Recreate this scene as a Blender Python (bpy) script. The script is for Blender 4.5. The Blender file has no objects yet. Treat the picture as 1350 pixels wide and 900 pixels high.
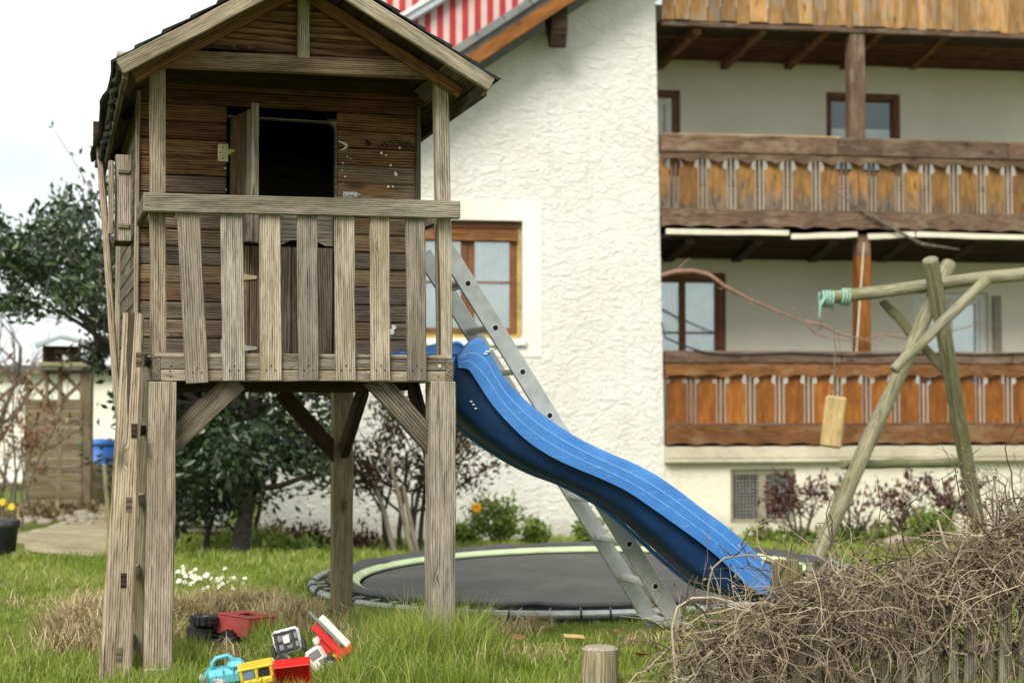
import bpy, math, random
import numpy as np
from mathutils import Vector, Matrix
random.seed(7); RNG = np.random.default_rng(11)
V = Vector
SC = bpy.context.scene
COL = SC.collection

# ------------------------------------------------------------------ camera, sky, sun, exposure
F, CX, CY = 2000.0, 675.0, 450.0            # focal length in photo pixels (photo 1350 x 900)
CAMZ = 1.14
PITCH = math.atan(80.0 / F)
cam_d = bpy.data.cameras.new('camera'); cam = bpy.data.objects.new('camera', cam_d); COL.objects.link(cam)
cam.location = (0, 0, CAMZ); cam.rotation_euler = (math.pi / 2 + PITCH, 0, 0)
cam_d.sensor_width = 36.0; cam_d.lens = 36.0 * F / 1350.0
cam_d.clip_start = 0.05; cam_d.clip_end = 2000
cam_d.dof.use_dof = True; cam_d.dof.focus_distance = 6.75; cam_d.dof.aperture_fstop = 2.5
SC.camera = cam

SUN_EL, SUN_AZ = math.radians(42), math.radians(203)      # azimuth clockwise from +Y (the view direction)
world = bpy.data.worlds.new('World'); SC.world = world; world.use_nodes = True
wt = world.node_tree; wn = wt.nodes; wn.clear()
w_out = wn.new('ShaderNodeOutputWorld'); w_bg = wn.new('ShaderNodeBackground'); w_bg.inputs['Strength'].default_value = 0.1
w_sky = wn.new('ShaderNodeTexSky'); w_sky.sky_type = 'NISHITA'; w_sky.sun_disc = False
w_sky.sun_elevation = SUN_EL; w_sky.sun_rotation = SUN_AZ
w_tc = wn.new('ShaderNodeTexCoord'); w_map = wn.new('ShaderNodeMapping'); w_map.inputs['Scale'].default_value = (1.6, 1.6, 4.0)
w_n = wn.new('ShaderNodeTexNoise'); w_n.inputs['Scale'].default_value = 2.3; w_n.inputs['Detail'].default_value = 5; w_n.inputs['Roughness'].default_value = 0.5
w_r = wn.new('ShaderNodeValToRGB')
w_r.color_ramp.elements[0].position = 0.33; w_r.color_ramp.elements[0].color = (3.9, 4.35, 4.3, 1)
w_r.color_ramp.elements[1].position = 0.62; w_r.color_ramp.elements[1].color = (6.9, 7.1, 6.95, 1)
w_mix = wn.new('ShaderNodeMix'); w_mix.data_type = 'RGBA'; w_mix.inputs['Factor'].default_value = 0.92
wl = wt.links
wl.new(w_tc.outputs['Generated'], w_map.inputs['Vector']); wl.new(w_map.outputs['Vector'], w_n.inputs['Vector'])
wl.new(w_n.outputs['Fac'], w_r.inputs['Fac']); wl.new(w_sky.outputs['Color'], w_mix.inputs[6]); wl.new(w_r.outputs['Color'], w_mix.inputs[7])
wl.new(w_mix.outputs[2], w_bg.inputs['Color']); wl.new(w_bg.outputs['Background'], w_out.inputs['Surface'])

sun_d = bpy.data.lights.new('sun', 'SUN'); sun = bpy.data.objects.new('sun', sun_d); COL.objects.link(sun)
sun_d.energy = 2.2; sun_d.angle = math.radians(30); sun_d.color = (1.0, 0.95, 0.87)
sdir = V((math.sin(SUN_AZ) * math.cos(SUN_EL), math.cos(SUN_AZ) * math.cos(SUN_EL), math.sin(SUN_EL)))
sun.rotation_euler = sdir.to_track_quat('Z', 'Y').to_euler(); sun.location = sdir * 60

SC.view_settings.view_transform = 'Standard'; SC.view_settings.look = 'None'
SC.view_settings.exposure = 0.95; SC.view_settings.gamma = 1.0; SC.view_settings.use_curve_mapping = False
SC.render.engine = 'CYCLES'
try:
    SC.cycles.use_denoising = True; SC.cycles.denoiser = 'OPENIMAGEDENOISE'
except Exception: pass
SC.cycles.max_bounces = 6; SC.cycles.diffuse_bounces = 3; SC.cycles.glossy_bounces = 3; SC.cycles.transparent_max_bounces = 8
SC.cycles.caustics_reflective = False; SC.cycles.caustics_refractive = False

# ------------------------------------------------------------------ places in the scene, read off the photograph
def ray(px, py):
    x = (px - CX) / F; y = (CY - py) / F
    return V((x, math.cos(PITCH) - y * math.sin(PITCH), math.sin(PITCH) + y * math.cos(PITCH)))
def at(px, py, Y):                      # world point seen at a pixel, at depth Y
    d = ray(px, py); t = Y / d.y
    return V((d.x * t, Y, CAMZ + d.z * t))
class Frame:                            # a turned floor plan: s to the right, n away, z up
    def __init__(f, o, yaw):
        f.o = V(o); f.yaw = yaw; f.u = V((math.cos(yaw), math.sin(yaw), 0)); f.n = V((-math.sin(yaw), math.cos(yaw), 0))
    def L(f, px, py, n=0.0):
        d = ray(px, py); c = V((0, 0, CAMZ)) - f.o
        t = (n - c.dot(f.n)) / d.dot(f.n); p = c + d * t
        return V((p.dot(f.u), n, p.z))
    def W(f, p): return f.o + f.u * p[0] + f.n * p[1] + V((0, 0, p[2]))
    def inv(f, w): c = V(w) - f.o; return V((c.dot(f.u), c.dot(f.n), c.z))

def sstep(a, b, x): t = np.clip((x - a) / (b - a), 0, 1); return t * t * (3 - 2 * t)
def ground_z(x, y):
    x = np.asarray(x, float); y = np.asarray(y, float)
    right = np.interp(y, [0, 6.6, 7.8, 9.0, 12.5, 19.0, 30, 60], [0.03, 0.0, -0.06, -0.11, -0.17, -0.60, -0.66, -0.7])
    left = np.interp(y, [0, 6.6, 9.0, 12.5, 19.0, 30, 60], [0.03, 0.0, -0.10, -0.17, -0.21, -0.3, -0.4])
    k = sstep(-5.0, -1.5, x)
    z = left * (1 - k) + right * k
    near = 1 - sstep(14, 30, y)
    z = z + near * 0.018 * (np.sin(x * 2.1 + y * 1.3) + np.sin(y * 2.7 - x * 1.1 + 1) * 0.7)
    pit = (x - 0.478)**2 + (y - 10.5)**2            # the trampoline is sunk into the lawn
    z = z - 0.22 * (1 - sstep(1.66**2, 1.98**2, pit))
    return z
def gz(x, y): return float(ground_z(x, y))

# ------------------------------------------------------------------ object helpers
LM = {}
def lk(o, parent=None, sub=False):
    COL.objects.link(o)
    if parent is not None:
        o.parent = parent
        if sub: o.matrix_parent_inverse = LM.get(parent.name, Matrix()).inverted()
    return o
def tag(o, label, cat, group=None, kind=None):
    if label: o['label'] = label
    if cat: o['category'] = cat
    if group: o['group'] = group
    if kind: o['kind'] = kind
    return o
def thing(name, label, cat, loc=(0, 0, 0), rot=(0, 0, 0), group=None):
    o = bpy.data.objects.new(name, None); o.empty_display_size = 0.1; COL.objects.link(o)
    o.location = loc; o.rotation_euler = rot
    return tag(o, label, cat, group)
def meshobj(name, me, mat, parent=None, sub=False, M=None, smooth=False):
    if mat is not None and not me.materials: me.materials.append(mat)
    o = bpy.data.objects.new(name, me)
    if M is not None: o.matrix_basis = M; LM[o.name] = M.copy()
    lk(o, parent, sub)
    if smooth: me.polygons.foreach_set('use_smooth', [True] * len(me.polygons))
    return o
def struct(o, label=None):
    o['kind'] = 'structure'
    if label: o['label'] = label
    return o

class MB:                               # collects shapes, then builds one mesh object
    def __init__(m): m.v = []; m.f = []
    def add(m, vs, fs):
        b = len(m.v); m.v += [tuple(p) for p in vs]; m.f += [tuple(i + b for i in f) for f in fs]; return m
    def box(m, lo, hi):
        x0, y0, z0 = lo; x1, y1, z1 = hi
        return m.add([(x0,y0,z0),(x1,y0,z0),(x1,y1,z0),(x0,y1,z0),(x0,y0,z1),(x1,y0,z1),(x1,y1,z1),(x0,y1,z1)],
                     [(0,3,2,1),(4,5,6,7),(0,1,5,4),(1,2,6,5),(2,3,7,6),(3,0,4,7)])
    def cbox(m, lo, hi, c=0.004, M=None):
        """chamfered box"""
        ctr = (V(lo) + V(hi)) / 2; d = V(hi) - V(lo)
        vs, fs = chamfer(d.x, d.y, d.z, min(c, min(d) * 0.45))
        vs = [V(p) + ctr for p in vs]
        if M is not None: vs = [M @ p for p in vs]
        return m.add(vs, fs)
    def tube(m, pts, rads, sides=6, caps=True):
        pts = [V(p) for p in pts]
        if not hasattr(rads, '__len__'): rads = [rads] * len(pts)
        t0 = (pts[1] - pts[0]).normalized()
        a = t0.orthogonal().normalized(); vs = []
        for i, p in enumerate(pts):
            t = (pts[min(i + 1, len(pts) - 1)] - pts[max(i - 1, 0)]).normalized()
            a = (a - t * a.dot(t));  a = a.normalized() if a.length > 1e-6 else t.orthogonal().normalized()
            b = t.cross(a)
            for k in range(sides):
                an = 2 * math.pi * k / sides
                vs.append(p + (a * math.cos(an) + b * math.sin(an)) * rads[i])
        fs = []
        for i in range(len(pts) - 1):
            for k in range(sides):
                k2 = (k + 1) % sides
                fs.append((i*sides+k, i*sides+k2, (i+1)*sides+k2, (i+1)*sides+k))
        if caps:
            fs.append(tuple(range(sides))[::-1]); fs.append(tuple((len(pts)-1)*sides + k for k in range(sides)))
        return m.add(vs, fs)
    def prism(m, poly, axis, a, b):
        """poly of 2-D points (s,z) [axis 'n'], or (s,n) [axis 'z'], or (n,z) [axis 's']"""
        def P(p, q):
            return (p[0], q, p[1]) if axis == 'n' else ((p[0], p[1], q) if axis == 'z' else (q, p[0], p[1]))
        k = len(poly)
        vs = [P(p, a) for p in poly] + [P(p, b) for p in poly]
        fs = [tuple(range(k)), tuple(range(2*k-1, k-1, -1))] + [(i, i+k, (i+1) % k + k, (i+1) % k) for i in range(k)]
        return m.add(vs, fs)
    def lathe(m, prof, ctr=(0,0,0), sides=24, axis='z'):
        vs = []; fs = []; c = V(ctr)
        for r, h in prof:
            for k in range(sides):
                a = 2*math.pi*k/sides
                p = (r*math.cos(a), r*math.sin(a), h)
                if axis == 'y': p = (p[0], p[2], p[1])
                if axis == 'x': p = (p[2], p[0], p[1])
                vs.append(c + V(p))
        for i in range(len(prof)-1):
            for k in range(sides):
                k2 = (k+1) % sides; fs.append((i*sides+k, i*sides+k2, (i+1)*sides+k2, (i+1)*sides+k))
        return m.add(vs, fs)
    def mesh(m, name, fix=True):
        me = bpy.data.meshes.new(name); me.from_pydata(m.v, [], m.f)
        if fix:
            import bmesh
            bm = bmesh.new(); bm.from_mesh(me); bmesh.ops.recalc_face_normals(bm, faces=bm.faces); bm.to_mesh(me); bm.free()
        me.update(); return me
    def build(m, name, mat, parent=None, sub=False, smooth=False, fix=True):
        return meshobj(name, m.mesh(name, fix), mat, parent, sub, smooth=smooth)

def chamfer(L, w, t, c, segs=0, jit=0.0, rnd=None):
    """box L x w x t along X with chamfered edges, optionally a few uneven rings along its length"""
    def prof(hw, ht, k): return [(-hw+k,-ht),(hw-k,-ht),(hw,-ht+k),(hw,ht-k),(hw-k,ht),(-hw+k,ht),(-hw,ht-k),(-hw,-ht+k)]
    xs = [-L/2, -L/2 + c] + [-L/2 + c + (L-2*c)*(i+1)/(segs+1) for i in range(segs)] + [L/2 - c, L/2]
    vs = []; fs = []; ox = oy = 0
    for i, x in enumerate(xs):
        e = i in (0, len(xs)-1)
        pr = prof(w/2 - (c if e else 0), t/2 - (c if e else 0), c if not e else c*0.3)
        if jit and 1 < i < len(xs)-2: ox, oy = rnd.uniform(-jit, jit), rnd.uniform(-jit, jit)
        elif i >= len(xs)-2: ox = oy = 0
        j2 = jit * 0.5
        for (a, b) in pr:
            if jit and not e: vs.append((x, a + ox + rnd.uniform(-j2, j2), b + oy + rnd.uniform(-j2, j2)*0.5))
            else: vs.append((x, a, b))
    n = len(xs)
    for i in range(n-1):
        for k in range(8):
            k2 = (k+1) % 8; fs.append((i*8+k, i*8+k2, (i+1)*8+k2, (i+1)*8+k))
    fs.append(tuple(range(8))[::-1]); fs.append(tuple((n-1)*8+k for k in range(8)))
    return vs, fs

PR = random.Random(3)
def plank(name, parent, a, b, w, t, mat, wdir=(0, 0, 1), sub=False, c=0.004, segs=2, jit=0.0012, label=None):
    """a board from a to b (local coordinates of its thing); w is measured along wdir, t across; its grain runs along local X"""
    a = V(a); b = V(b); X = (b - a); L = X.length; X.normalize()
    wd = V(wdir); Y = (wd - X * wd.dot(X)).normalized(); Z = X.cross(Y)
    M = Matrix(((X.x, Y.x, Z.x, 0), (X.y, Y.y, Z.y, 0), (X.z, Y.z, Z.z, 0), (0, 0, 0, 1)))
    M.translation = (a + b) / 2
    vs, fs = chamfer(L, w, t, min(c, w*0.3, t*0.3), segs, jit, PR)
    me = bpy.data.meshes.new(name); me.from_pydata(vs, [], fs); me.update()
    o = meshobj(name, me, mat, parent, sub, M)
    if label: o['label'] = label
    return o
def log(name, parent, a, b, r0, r1, mat, sub=False, sides=14, segs=7, jit=0.006):
    """a round, slightly uneven pole with its grain along local X"""
    a = V(a); b = V(b); X = (b-a); L = X.length; X.normalize(); Y = X.orthogonal().normalized(); Z = X.cross(Y)
    M = Matrix(((X.x, Y.x, Z.x, 0), (X.y, Y.y, Z.y, 0), (X.z, Y.z, Z.z, 0), (0, 0, 0, 1))); M.translation = (a+b)/2
    pts = []; rs = []
    for i in range(segs+1):
        t = i/segs
        e = 0 < i < segs
        pts.append((-L/2 + L*t, PR.uniform(-jit, jit)*e, PR.uniform(-jit, jit)*e)); rs.append(r0 + (r1-r0)*t + PR.uniform(-jit, jit)*0.4)
    ch = min(0.012, r0*0.2)
    pts = [pts[0]] + [(pts[0][0]+ch, 0, 0)] + pts[1:-1] + [(pts[-1][0]-ch, 0, 0)] + [pts[-1]]
    rs = [rs[0]-ch] + [rs[0]] + rs[1:-1] + [rs[-1]] + [rs[-1]-ch]
    m = MB(); m.tube(pts, rs, sides)
    return meshobj(name, m.mesh(name), mat, parent, sub, M, smooth=False)

def fast_mesh(name, verts, quads=None, tris=None, attr=None, smooth=False):
    """big meshes from numpy arrays; attr = one number per vertex, stored as 'tone'"""
    me = bpy.data.meshes.new(name); verts = np.asarray(verts, np.float32)
    nq = 0 if quads is None else len(quads); nt = 0 if tris is None else len(tris)
    loops = np.concatenate([np.asarray(quads, np.int32).ravel() if nq else np.zeros(0, np.int32), np.asarray(tris, np.int32).ravel() if nt else np.zeros(0, np.int32)])
    starts = np.concatenate([np.arange(nq) * 4, nq * 4 + np.arange(nt) * 3]).astype(np.int32)
    me.vertices.add(len(verts)); me.vertices.foreach_set('co', verts.ravel())
    me.loops.add(len(loops)); me.loops.foreach_set('vertex_index', loops)
    me.polygons.add(nq + nt); me.polygons.foreach_set('loop_start', starts)
    if attr is not None:
        a = me.attributes.new('tone', 'FLOAT', 'POINT'); a.data.foreach_set('value', np.asarray(attr, np.float32))
    me.update(calc_edges=True); me.validate()
    if smooth: me.polygons.foreach_set('use_smooth', np.ones(nq + nt, bool))
    return me
# ------------------------------------------------------------------ materials
class NT:
    def __init__(s, name):
        s.m = bpy.data.materials.new(name); s.m.use_nodes = True; s.t = s.m.node_tree; s.t.nodes.clear()
        s.out = s.t.nodes.new('ShaderNodeOutputMaterial'); s.b = s.t.nodes.new('ShaderNodeBsdfPrincipled')
        s.t.links.new(s.b.outputs[0], s.out.inputs[0])
    def n(s, typ, **kw):
        nd = s.t.nodes.new(typ)
        for k, v in kw.items():
            if k in nd.inputs: 
                if hasattr(v, 'is_output') or isinstance(v, bpy.types.NodeSocket): s.t.links.new(v, nd.inputs[k])
                else: nd.inputs[k].default_value = v
            else: setattr(nd, k, v)
        return nd
    def link(s, a, b): s.t.links.new(a, b)
    def math(s, op, a, b=None, c=None):
        nd = s.t.nodes.new('ShaderNodeMath'); nd.operation = op
        for i, v in enumerate((a, b, c)):
            if v is None: continue
            if isinstance(v, bpy.types.NodeSocket): s.link(v, nd.inputs[i])
            else: nd.inputs[i].default_value = v
        return nd.outputs[0]
    def vmath(s, op, a, b):
        nd = s.t.nodes.new('ShaderNodeVectorMath'); nd.operation = op
        for i, v in enumerate((a, b)):
            if isinstance(v, bpy.types.NodeSocket): s.link(v, nd.inputs[i])
            else: nd.inputs[i].default_value = v
        return nd.outputs[0]
    def ramp(s, fac, stops):
        nd = s.t.nodes.new('ShaderNodeValToRGB'); e = nd.color_ramp.elements
        while len(e) > 1: e.remove(e[-1])
        e[0].position = stops[0][0]; e[0].color = (*stops[0][1], 1)
        for p, c in stops[1:]:
            x = e.new(p); x.color = (*c, 1)
        s.link(fac, nd.inputs[0]); return nd.outputs[0]
    def mix(s, fac, a, b, mode='MIX'):
        nd = s.t.nodes.new('ShaderNodeMix'); nd.data_type = 'RGBA'; nd.blend_type = mode
        for sock, v in ((nd.inputs['Factor'], fac), (nd.inputs[6], a), (nd.inputs[7], b)):
            if isinstance(v, bpy.types.NodeSocket): s.link(v, sock)
            else: sock.default_value = v if not isinstance(v, tuple) else (*v, 1)[:4]
        return nd.outputs[2]
    def noise(s, vec, scale, detail=4, rough=0.55, dist=0.0):
        nd = s.n('ShaderNodeTexNoise', Scale=scale, Detail=detail, Roughness=rough, Distortion=dist)
        if vec is not None: s.link(vec, nd.inputs['Vector'])
        return nd.outputs['Fac']
    def scale(s, vec, sc):
        return s.vmath('MULTIPLY', vec, sc)
    def step(s, v, a, b):
        nd = s.n('ShaderNodeMapRange', clamp=True); nd.interpolation_type = 'SMOOTHSTEP'
        s.link(v, nd.inputs['Value']); nd.inputs['From Min'].default_value = a; nd.inputs['From Max'].default_value = b
        return nd.outputs['Result']
    def bump(s, h, strength=0.5, dist=0.01):
        nd = s.n('ShaderNodeBump', Strength=strength, Distance=dist); s.link(h, nd.inputs['Height']); s.link(nd.outputs[0], s.b.inputs['Normal'])
    def base(s, c): s.link(c, s.b.inputs['Base Color']) if isinstance(c, bpy.types.NodeSocket) else setattr(s.b.inputs['Base Color'], 'default_value', (*c, 1))
    def set(s, **kw):
        for k, v in kw.items():
            k = {'rough': 'Roughness', 'metal': 'Metallic', 'spec': 'Specular IOR Level', 'sss': 'Subsurface Weight', 'trans': 'Transmission Weight', 'coat': 'Coat Weight'}.get(k, k)
            if isinstance(v, bpy.types.NodeSocket): s.link(v, s.b.inputs[k])
            else: s.b.inputs[k].default_value = v
        return s

def wood(name, dark, mid, light, bump=0.5, fine=1.0, stain=None, stain_amt=0.5, stain_scale=3.0, rough=0.85, vary=0.35, ring=9.0, wear=None):
    """sawn weathered timber: growth rings drawn out along local X, fibres, checks, knots; every board differs"""
    k = NT(name)
    tc = k.n('ShaderNodeTexCoord'); oi = k.n('ShaderNodeObjectInfo')
    off = k.n('ShaderNodeCombineXYZ'); k.link(k.math('MULTIPLY', oi.outputs['Random'], 31.0), off.inputs[0]); k.link(k.math('MULTIPLY', oi.outputs['Random'], 17.3), off.inputs[1]); k.link(k.math('MULTIPLY', oi.outputs['Random'], 7.7), off.inputs[2])
    v = k.vmath('ADD', tc.outputs['Object'], off.outputs[0])
    # knots pull the rings aside
    vor = k.n('ShaderNodeTexVoronoi', Scale=1.0); k.link(k.scale(v, (3.1, 7.5, 7.5)), vor.inputs['Vector'])
    sc_ = k.n('ShaderNodeSeparateColor'); k.link(vor.outputs['Color'], sc_.inputs[0])
    knot = k.math('MULTIPLY', k.step(vor.outputs['Distance'], 0.24, 0.03), k.math('GREATER_THAN', sc_.outputs[0], 0.5))
    warp = k.noise(k.scale(v, (0.7, 5, 5)), 1.0, 2, 0.5)
    wob = k.math('ADD', k.math('MULTIPLY', warp, 2.6), k.math('MULTIPLY', knot, 1.3))
    sep = k.n('ShaderNodeSeparateXYZ'); k.link(v, sep.inputs[0])
    rr = k.math('ADD', k.math('ADD', k.math('MULTIPLY', sep.outputs[1], ring * 12.0), k.math('MULTIPLY', sep.outputs[2], ring * 5.0)), k.math('MULTIPLY', wob, 2.2))
    rings = k.math('FRACT', rr)
    rings = k.step(rings, 0.0, 0.95)
    fib = k.noise(k.scale(v, (13, 190, 190)), 1.0, 4, 0.75)
    grain = k.noise(k.scale(v, (3.4, 52, 52)), 1.0, 5, 0.7)
    mixv = k.math('ADD', k.math('MULTIPLY', rings, 0.2), k.math('ADD', k.math('MULTIPLY', fib, 0.6 * fine), k.math('MULTIPLY', grain, 0.6 + 0.6 * (1 - fine))))
    mixv = k.math('SUBTRACT', mixv, 0.22)
    col = k.ramp(mixv, [(0.31, dark), (0.46, mid), (0.62, light)])
    blot = k.noise(k.scale(v, (2.2, 5, 5)), 1.0, 4, 0.6)
    col = k.mix(k.math('MULTIPLY', k.step(blot, 0.35, 0.7), 0.38), col, tuple(x * 0.5 for x in dark))
    if stain:
        st = k.noise(k.scale(v, (stain_scale, stain_scale * 2.2, stain_scale * 2.2)), 1.0, 5, 0.65)
        col = k.mix(k.math('MULTIPLY', k.step(st, 0.48, 0.66), stain_amt), col, stain)
    if wear:      # grey weathering with a ragged outline of its own
        wv = k.noise(k.scale(v, (3.0, 9, 9)), 1.0, 6, 0.7)
        so = k.n('ShaderNodeSeparateXYZ'); k.link(tc.outputs['Object'], so.inputs[0])     # rain splash greys the foot of each board first
        wv = k.math('SUBTRACT', wv, k.math('MULTIPLY', so.outputs[0], 0.7))
        wv = k.math('ADD', wv, k.math('MULTIPLY', k.math('SUBTRACT', oi.outputs['Random'], 0.5), 0.22))
        dk = k.noise(k.scale(v, (5, 22, 22)), 1.0, 4, 0.7)
        wc = k.mix(k.step(dk, 0.35, 0.65), tuple(x * 0.35 for x in wear), tuple(x * 1.5 for x in wear))
        col = k.mix(k.math('MULTIPLY', k.step(wv, 0.46, 0.72), 0.92), col, wc)
    col = k.mix(k.math('MULTIPLY', knot, 0.75), col, tuple(x * 0.42 for x in dark))
    crack = k.noise(k.scale(v, (2.6, 80, 80)), 1.0, 3, 0.6)
    cr = k.step(crack, 0.34, 0.28)
    col = k.mix(k.math('MULTIPLY', cr, 0.8), col, tuple(x * 0.25 for x in dark))
    spl = k.step(k.noise(k.scale(v, (0.9, 34, 34)), 1.0, 1, 0.4), 0.27, 0.235)          # long drying splits
    col = k.mix(k.math('MULTIPLY', spl, 0.85), col, tuple(x * 0.2 for x in dark))
    rnd2 = k.math('FRACT', k.math('MULTIPLY', oi.outputs['Random'], 7.31))
    col = k.mix(1.0, col, k.ramp(rnd2, [(0.0, (1.03, 0.98, 0.93)), (0.35, (0.97, 0.98, 1.0)), (0.7, (1.02, 1.02, 0.92)), (1.0, (0.86, 0.88, 0.92))]), 'MULTIPLY')
    br = k.math('ADD', 1.0 - vary / 2, k.math('MULTIPLY', oi.outputs['Random'], vary))
    cb = k.n('ShaderNodeCombineXYZ')
    for i in range(3): k.link(br, cb.inputs[i])
    col = k.mix(1.0, col, cb.outputs[0], 'MULTIPLY')
    k.base(col); k.set(rough=rough, spec=0.25)
    h = k.math('SUBTRACT', k.math('ADD', k.math('MULTIPLY', fib, 0.7), k.math('MULTIPLY', rings, 0.35)), k.math('MULTIPLY', cr, 1.4))
    k.bump(h, bump, 0.004)
    return k.m

W_GREY = wood('weathered_grey_wood', (0.07, 0.056, 0.043), (0.295, 0.25, 0.197), (0.51, 0.45, 0.37), 0.8, stain=(0.22, 0.185, 0.115), stain_amt=0.5, vary=0.5)
W_GREY2 = wood('weathered_tan_wood', (0.08, 0.062, 0.044), (0.32, 0.262, 0.195), (0.53, 0.455, 0.355), 0.8, stain=(0.21, 0.17, 0.085), stain_amt=0.55, vary=0.45)
W_MOSS = wood('mossy_grey_wood', (0.07, 0.062, 0.035), (0.19, 0.165, 0.1), (0.32, 0.28, 0.18), 0.6, stain=(0.16, 0.13, 0.02), stain_amt=0.75, stain_scale=2)
W_BROWN = wood('brown_stained_wood', (0.03, 0.014, 0.006), (0.18, 0.088, 0.04), (0.36, 0.2, 0.095), 0.5, ring=7)
W_RED = wood('red_brown_wood', (0.022, 0.009, 0.005), (0.12, 0.05, 0.024), (0.25, 0.115, 0.055), 0.5, ring=7)
W_MIX = wood('half_weathered_wood', (0.045, 0.03, 0.02), (0.18, 0.125, 0.082), (0.33, 0.25, 0.17), 0.6, stain=(0.2, 0.09, 0.03), stain_amt=0.6, ring=7)
W_GBROWN = wood('grey_brown_wood', (0.035, 0.027, 0.02), (0.135, 0.108, 0.08), (0.25, 0.208, 0.155), 0.7, ring=7)
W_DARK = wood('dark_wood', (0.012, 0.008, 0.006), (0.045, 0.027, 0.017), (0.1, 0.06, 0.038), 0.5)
W_ORANGE = wood('orange_varnished_wood', (0.09, 0.028, 0.006), (0.29, 0.095, 0.014), (0.42, 0.16, 0.028), 0.15, fine=0.7, rough=0.5, vary=0.5, stain=(0.16, 0.05, 0.015), stain_amt=0.6)
W_ORANGE2 = wood('peeling_varnished_wood', (0.09, 0.045, 0.018), (0.29, 0.135, 0.035), (0.46, 0.24, 0.07), 0.25, fine=0.9, wear=(0.125, 0.1, 0.075), rough=0.7, vary=0.6, stain=(0.13, 0.08, 0.045), stain_amt=0.6)
W_LARCH = wood('yellow_brown_boards', (0.14, 0.062, 0.02), (0.37, 0.19, 0.062), (0.54, 0.33, 0.15), 0.2, fine=0.8, stain=(0.27, 0.23, 0.18), stain_amt=0.8, vary=0.7)
W_RAIL = wood('faded_red_brown_rail', (0.035, 0.018, 0.012), (0.13, 0.07, 0.045), (0.27, 0.18, 0.125), 0.4, stain=(0.26, 0.2, 0.15), stain_amt=0.5)
W_RAIL2 = wood('brown_varnished_rail', (0.05, 0.019, 0.008), (0.18, 0.07, 0.022), (0.3, 0.14, 0.055), 0.3, stain=(0.3, 0.21, 0.13), stain_amt=0.45)
W_POLE = wood('grey_green_pole', (0.1, 0.09, 0.055), (0.27, 0.245, 0.165), (0.42, 0.385, 0.28), 0.5, stain=(0.13, 0.14, 0.045), stain_amt=0.6)
W_GREEN = wood('algae_green_pole', (0.07, 0.066, 0.035), (0.2, 0.19, 0.11), (0.34, 0.32, 0.2), 0.5, stain=(0.13, 0.14, 0.045), stain_amt=0.6)
W_PALE = wood('pale_fresh_wood', (0.42, 0.26, 0.1), (0.64, 0.45, 0.2), (0.76, 0.6, 0.32), 0.3)
W_FRAME = wood('window_frame_wood', (0.09, 0.034, 0.014), (0.19, 0.078, 0.03), (0.28, 0.13, 0.055), 0.2, rough=0.5)
W_OCHRE = wood('ochre_trim_wood', (0.3, 0.2, 0.05), (0.5, 0.36, 0.11), (0.62, 0.47, 0.18), 0.2, rough=0.5)

def plain(name, col, rough=0.5, metal=0.0, spec=0.5, var=0.12, scale=12.0, bump=0.0, dirt=None, dirt_amt=0.4):
    k = NT(name); tc = k.n('ShaderNodeTexCoord'); n = k.noise(tc.outputs['Object'], scale, 5, 0.6)
    c = k.mix(k.step(n, 0.3, 0.7), tuple(x * (1 - var) for x in col), tuple(min(1, x * (1 + var)) for x in col))
    if dirt:
        d = k.noise(tc.outputs['Object'], scale * 0.45, 6, 0.7)
        c = k.mix(k.math('MULTIPLY', k.step(d, 0.46, 0.7), dirt_amt), c, dirt)
    k.base(c); k.set(rough=rough, metal=metal, spec=spec)
    if bump: k.bump(k.noise(tc.outputs['Object'], scale * 3, 6, 0.7), bump, 0.01)
    return k.m

def stucco(name, col, bump=1.0, sc=1.0, dist=0.03, warm=(0.7, 0.66, 0.53), grime=False):
    k = NT(name); tc = k.n('ShaderNodeTexCoord'); o = tc.outputs['Object']
    mp = k.n('ShaderNodeMapping'); k.link(o, mp.inputs[0]); mp.inputs['Rotation'].default_value = (0, 0.5, 0); mp.inputs['Scale'].default_value = (5.5 * sc, 6 * sc, 10.5 * sc)
    a = k.noise(mp.outputs[0], 1.0, 4, 0.6, 0.45)
    b = k.noise(o, 26 * sc, 5, 0.65)
    ridges = k.math('ABSOLUTE', k.math('SUBTRACT', a, 0.5))
    h = k.math('ADD', k.math('MULTIPLY', k.step(ridges, 0.0, 0.12), 0.3), k.math('MULTIPLY', b, 0.6))
    h = k.math('ADD', h, k.math('MULTIPLY', a, 0.8))
    big = k.noise(o, 0.7, 5, 0.6)
    c = k.mix(k.step(big, 0.35, 0.7), col, warm)
    fine = k.noise(o, 7.0, 5, 0.7)
    c = k.mix(k.math('MULTIPLY', k.step(fine, 0.5, 0.75), 0.25), c, tuple(x * 0.78 for x in warm))
    if grime:      # rain splash along the foot, a few drip streaks and stained patches
        sp = k.n('ShaderNodeSeparateXYZ'); k.link(o, sp.inputs[0])
        g1 = k.math('ADD', k.step(sp.outputs[2], 0.75, -0.1), k.math('MULTIPLY', k.math('SUBTRACT', k.noise(o, 3.0, 5, 0.7), 0.5), 0.9))
        c = k.mix(k.math('MULTIPLY', k.step(g1, 0.35, 1.1), 0.55), c, (0.34, 0.31, 0.22))
        dr = k.noise(k.scale(o, (6, 6, 0.35)), 1.0, 4, 0.65); c = k.mix(k.math('MULTIPLY', k.step(dr, 0.55, 0.75), 0.3), c, (0.53, 0.505, 0.43))
        ptc = k.noise(o, 1.6, 6, 0.7); c = k.mix(k.math('MULTIPLY', k.step(ptc, 0.56, 0.72), 0.3), c, (0.57, 0.55, 0.475))
    k.base(c); k.set(rough=0.95, spec=0.15); k.bump(h, bump, dist)
    return k.m
M_STUCCO = stucco('rough_white_stucco', (0.78, 0.77, 0.71), 0.65, 1.0, 0.05, (0.72, 0.70, 0.625), grime=True)
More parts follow.
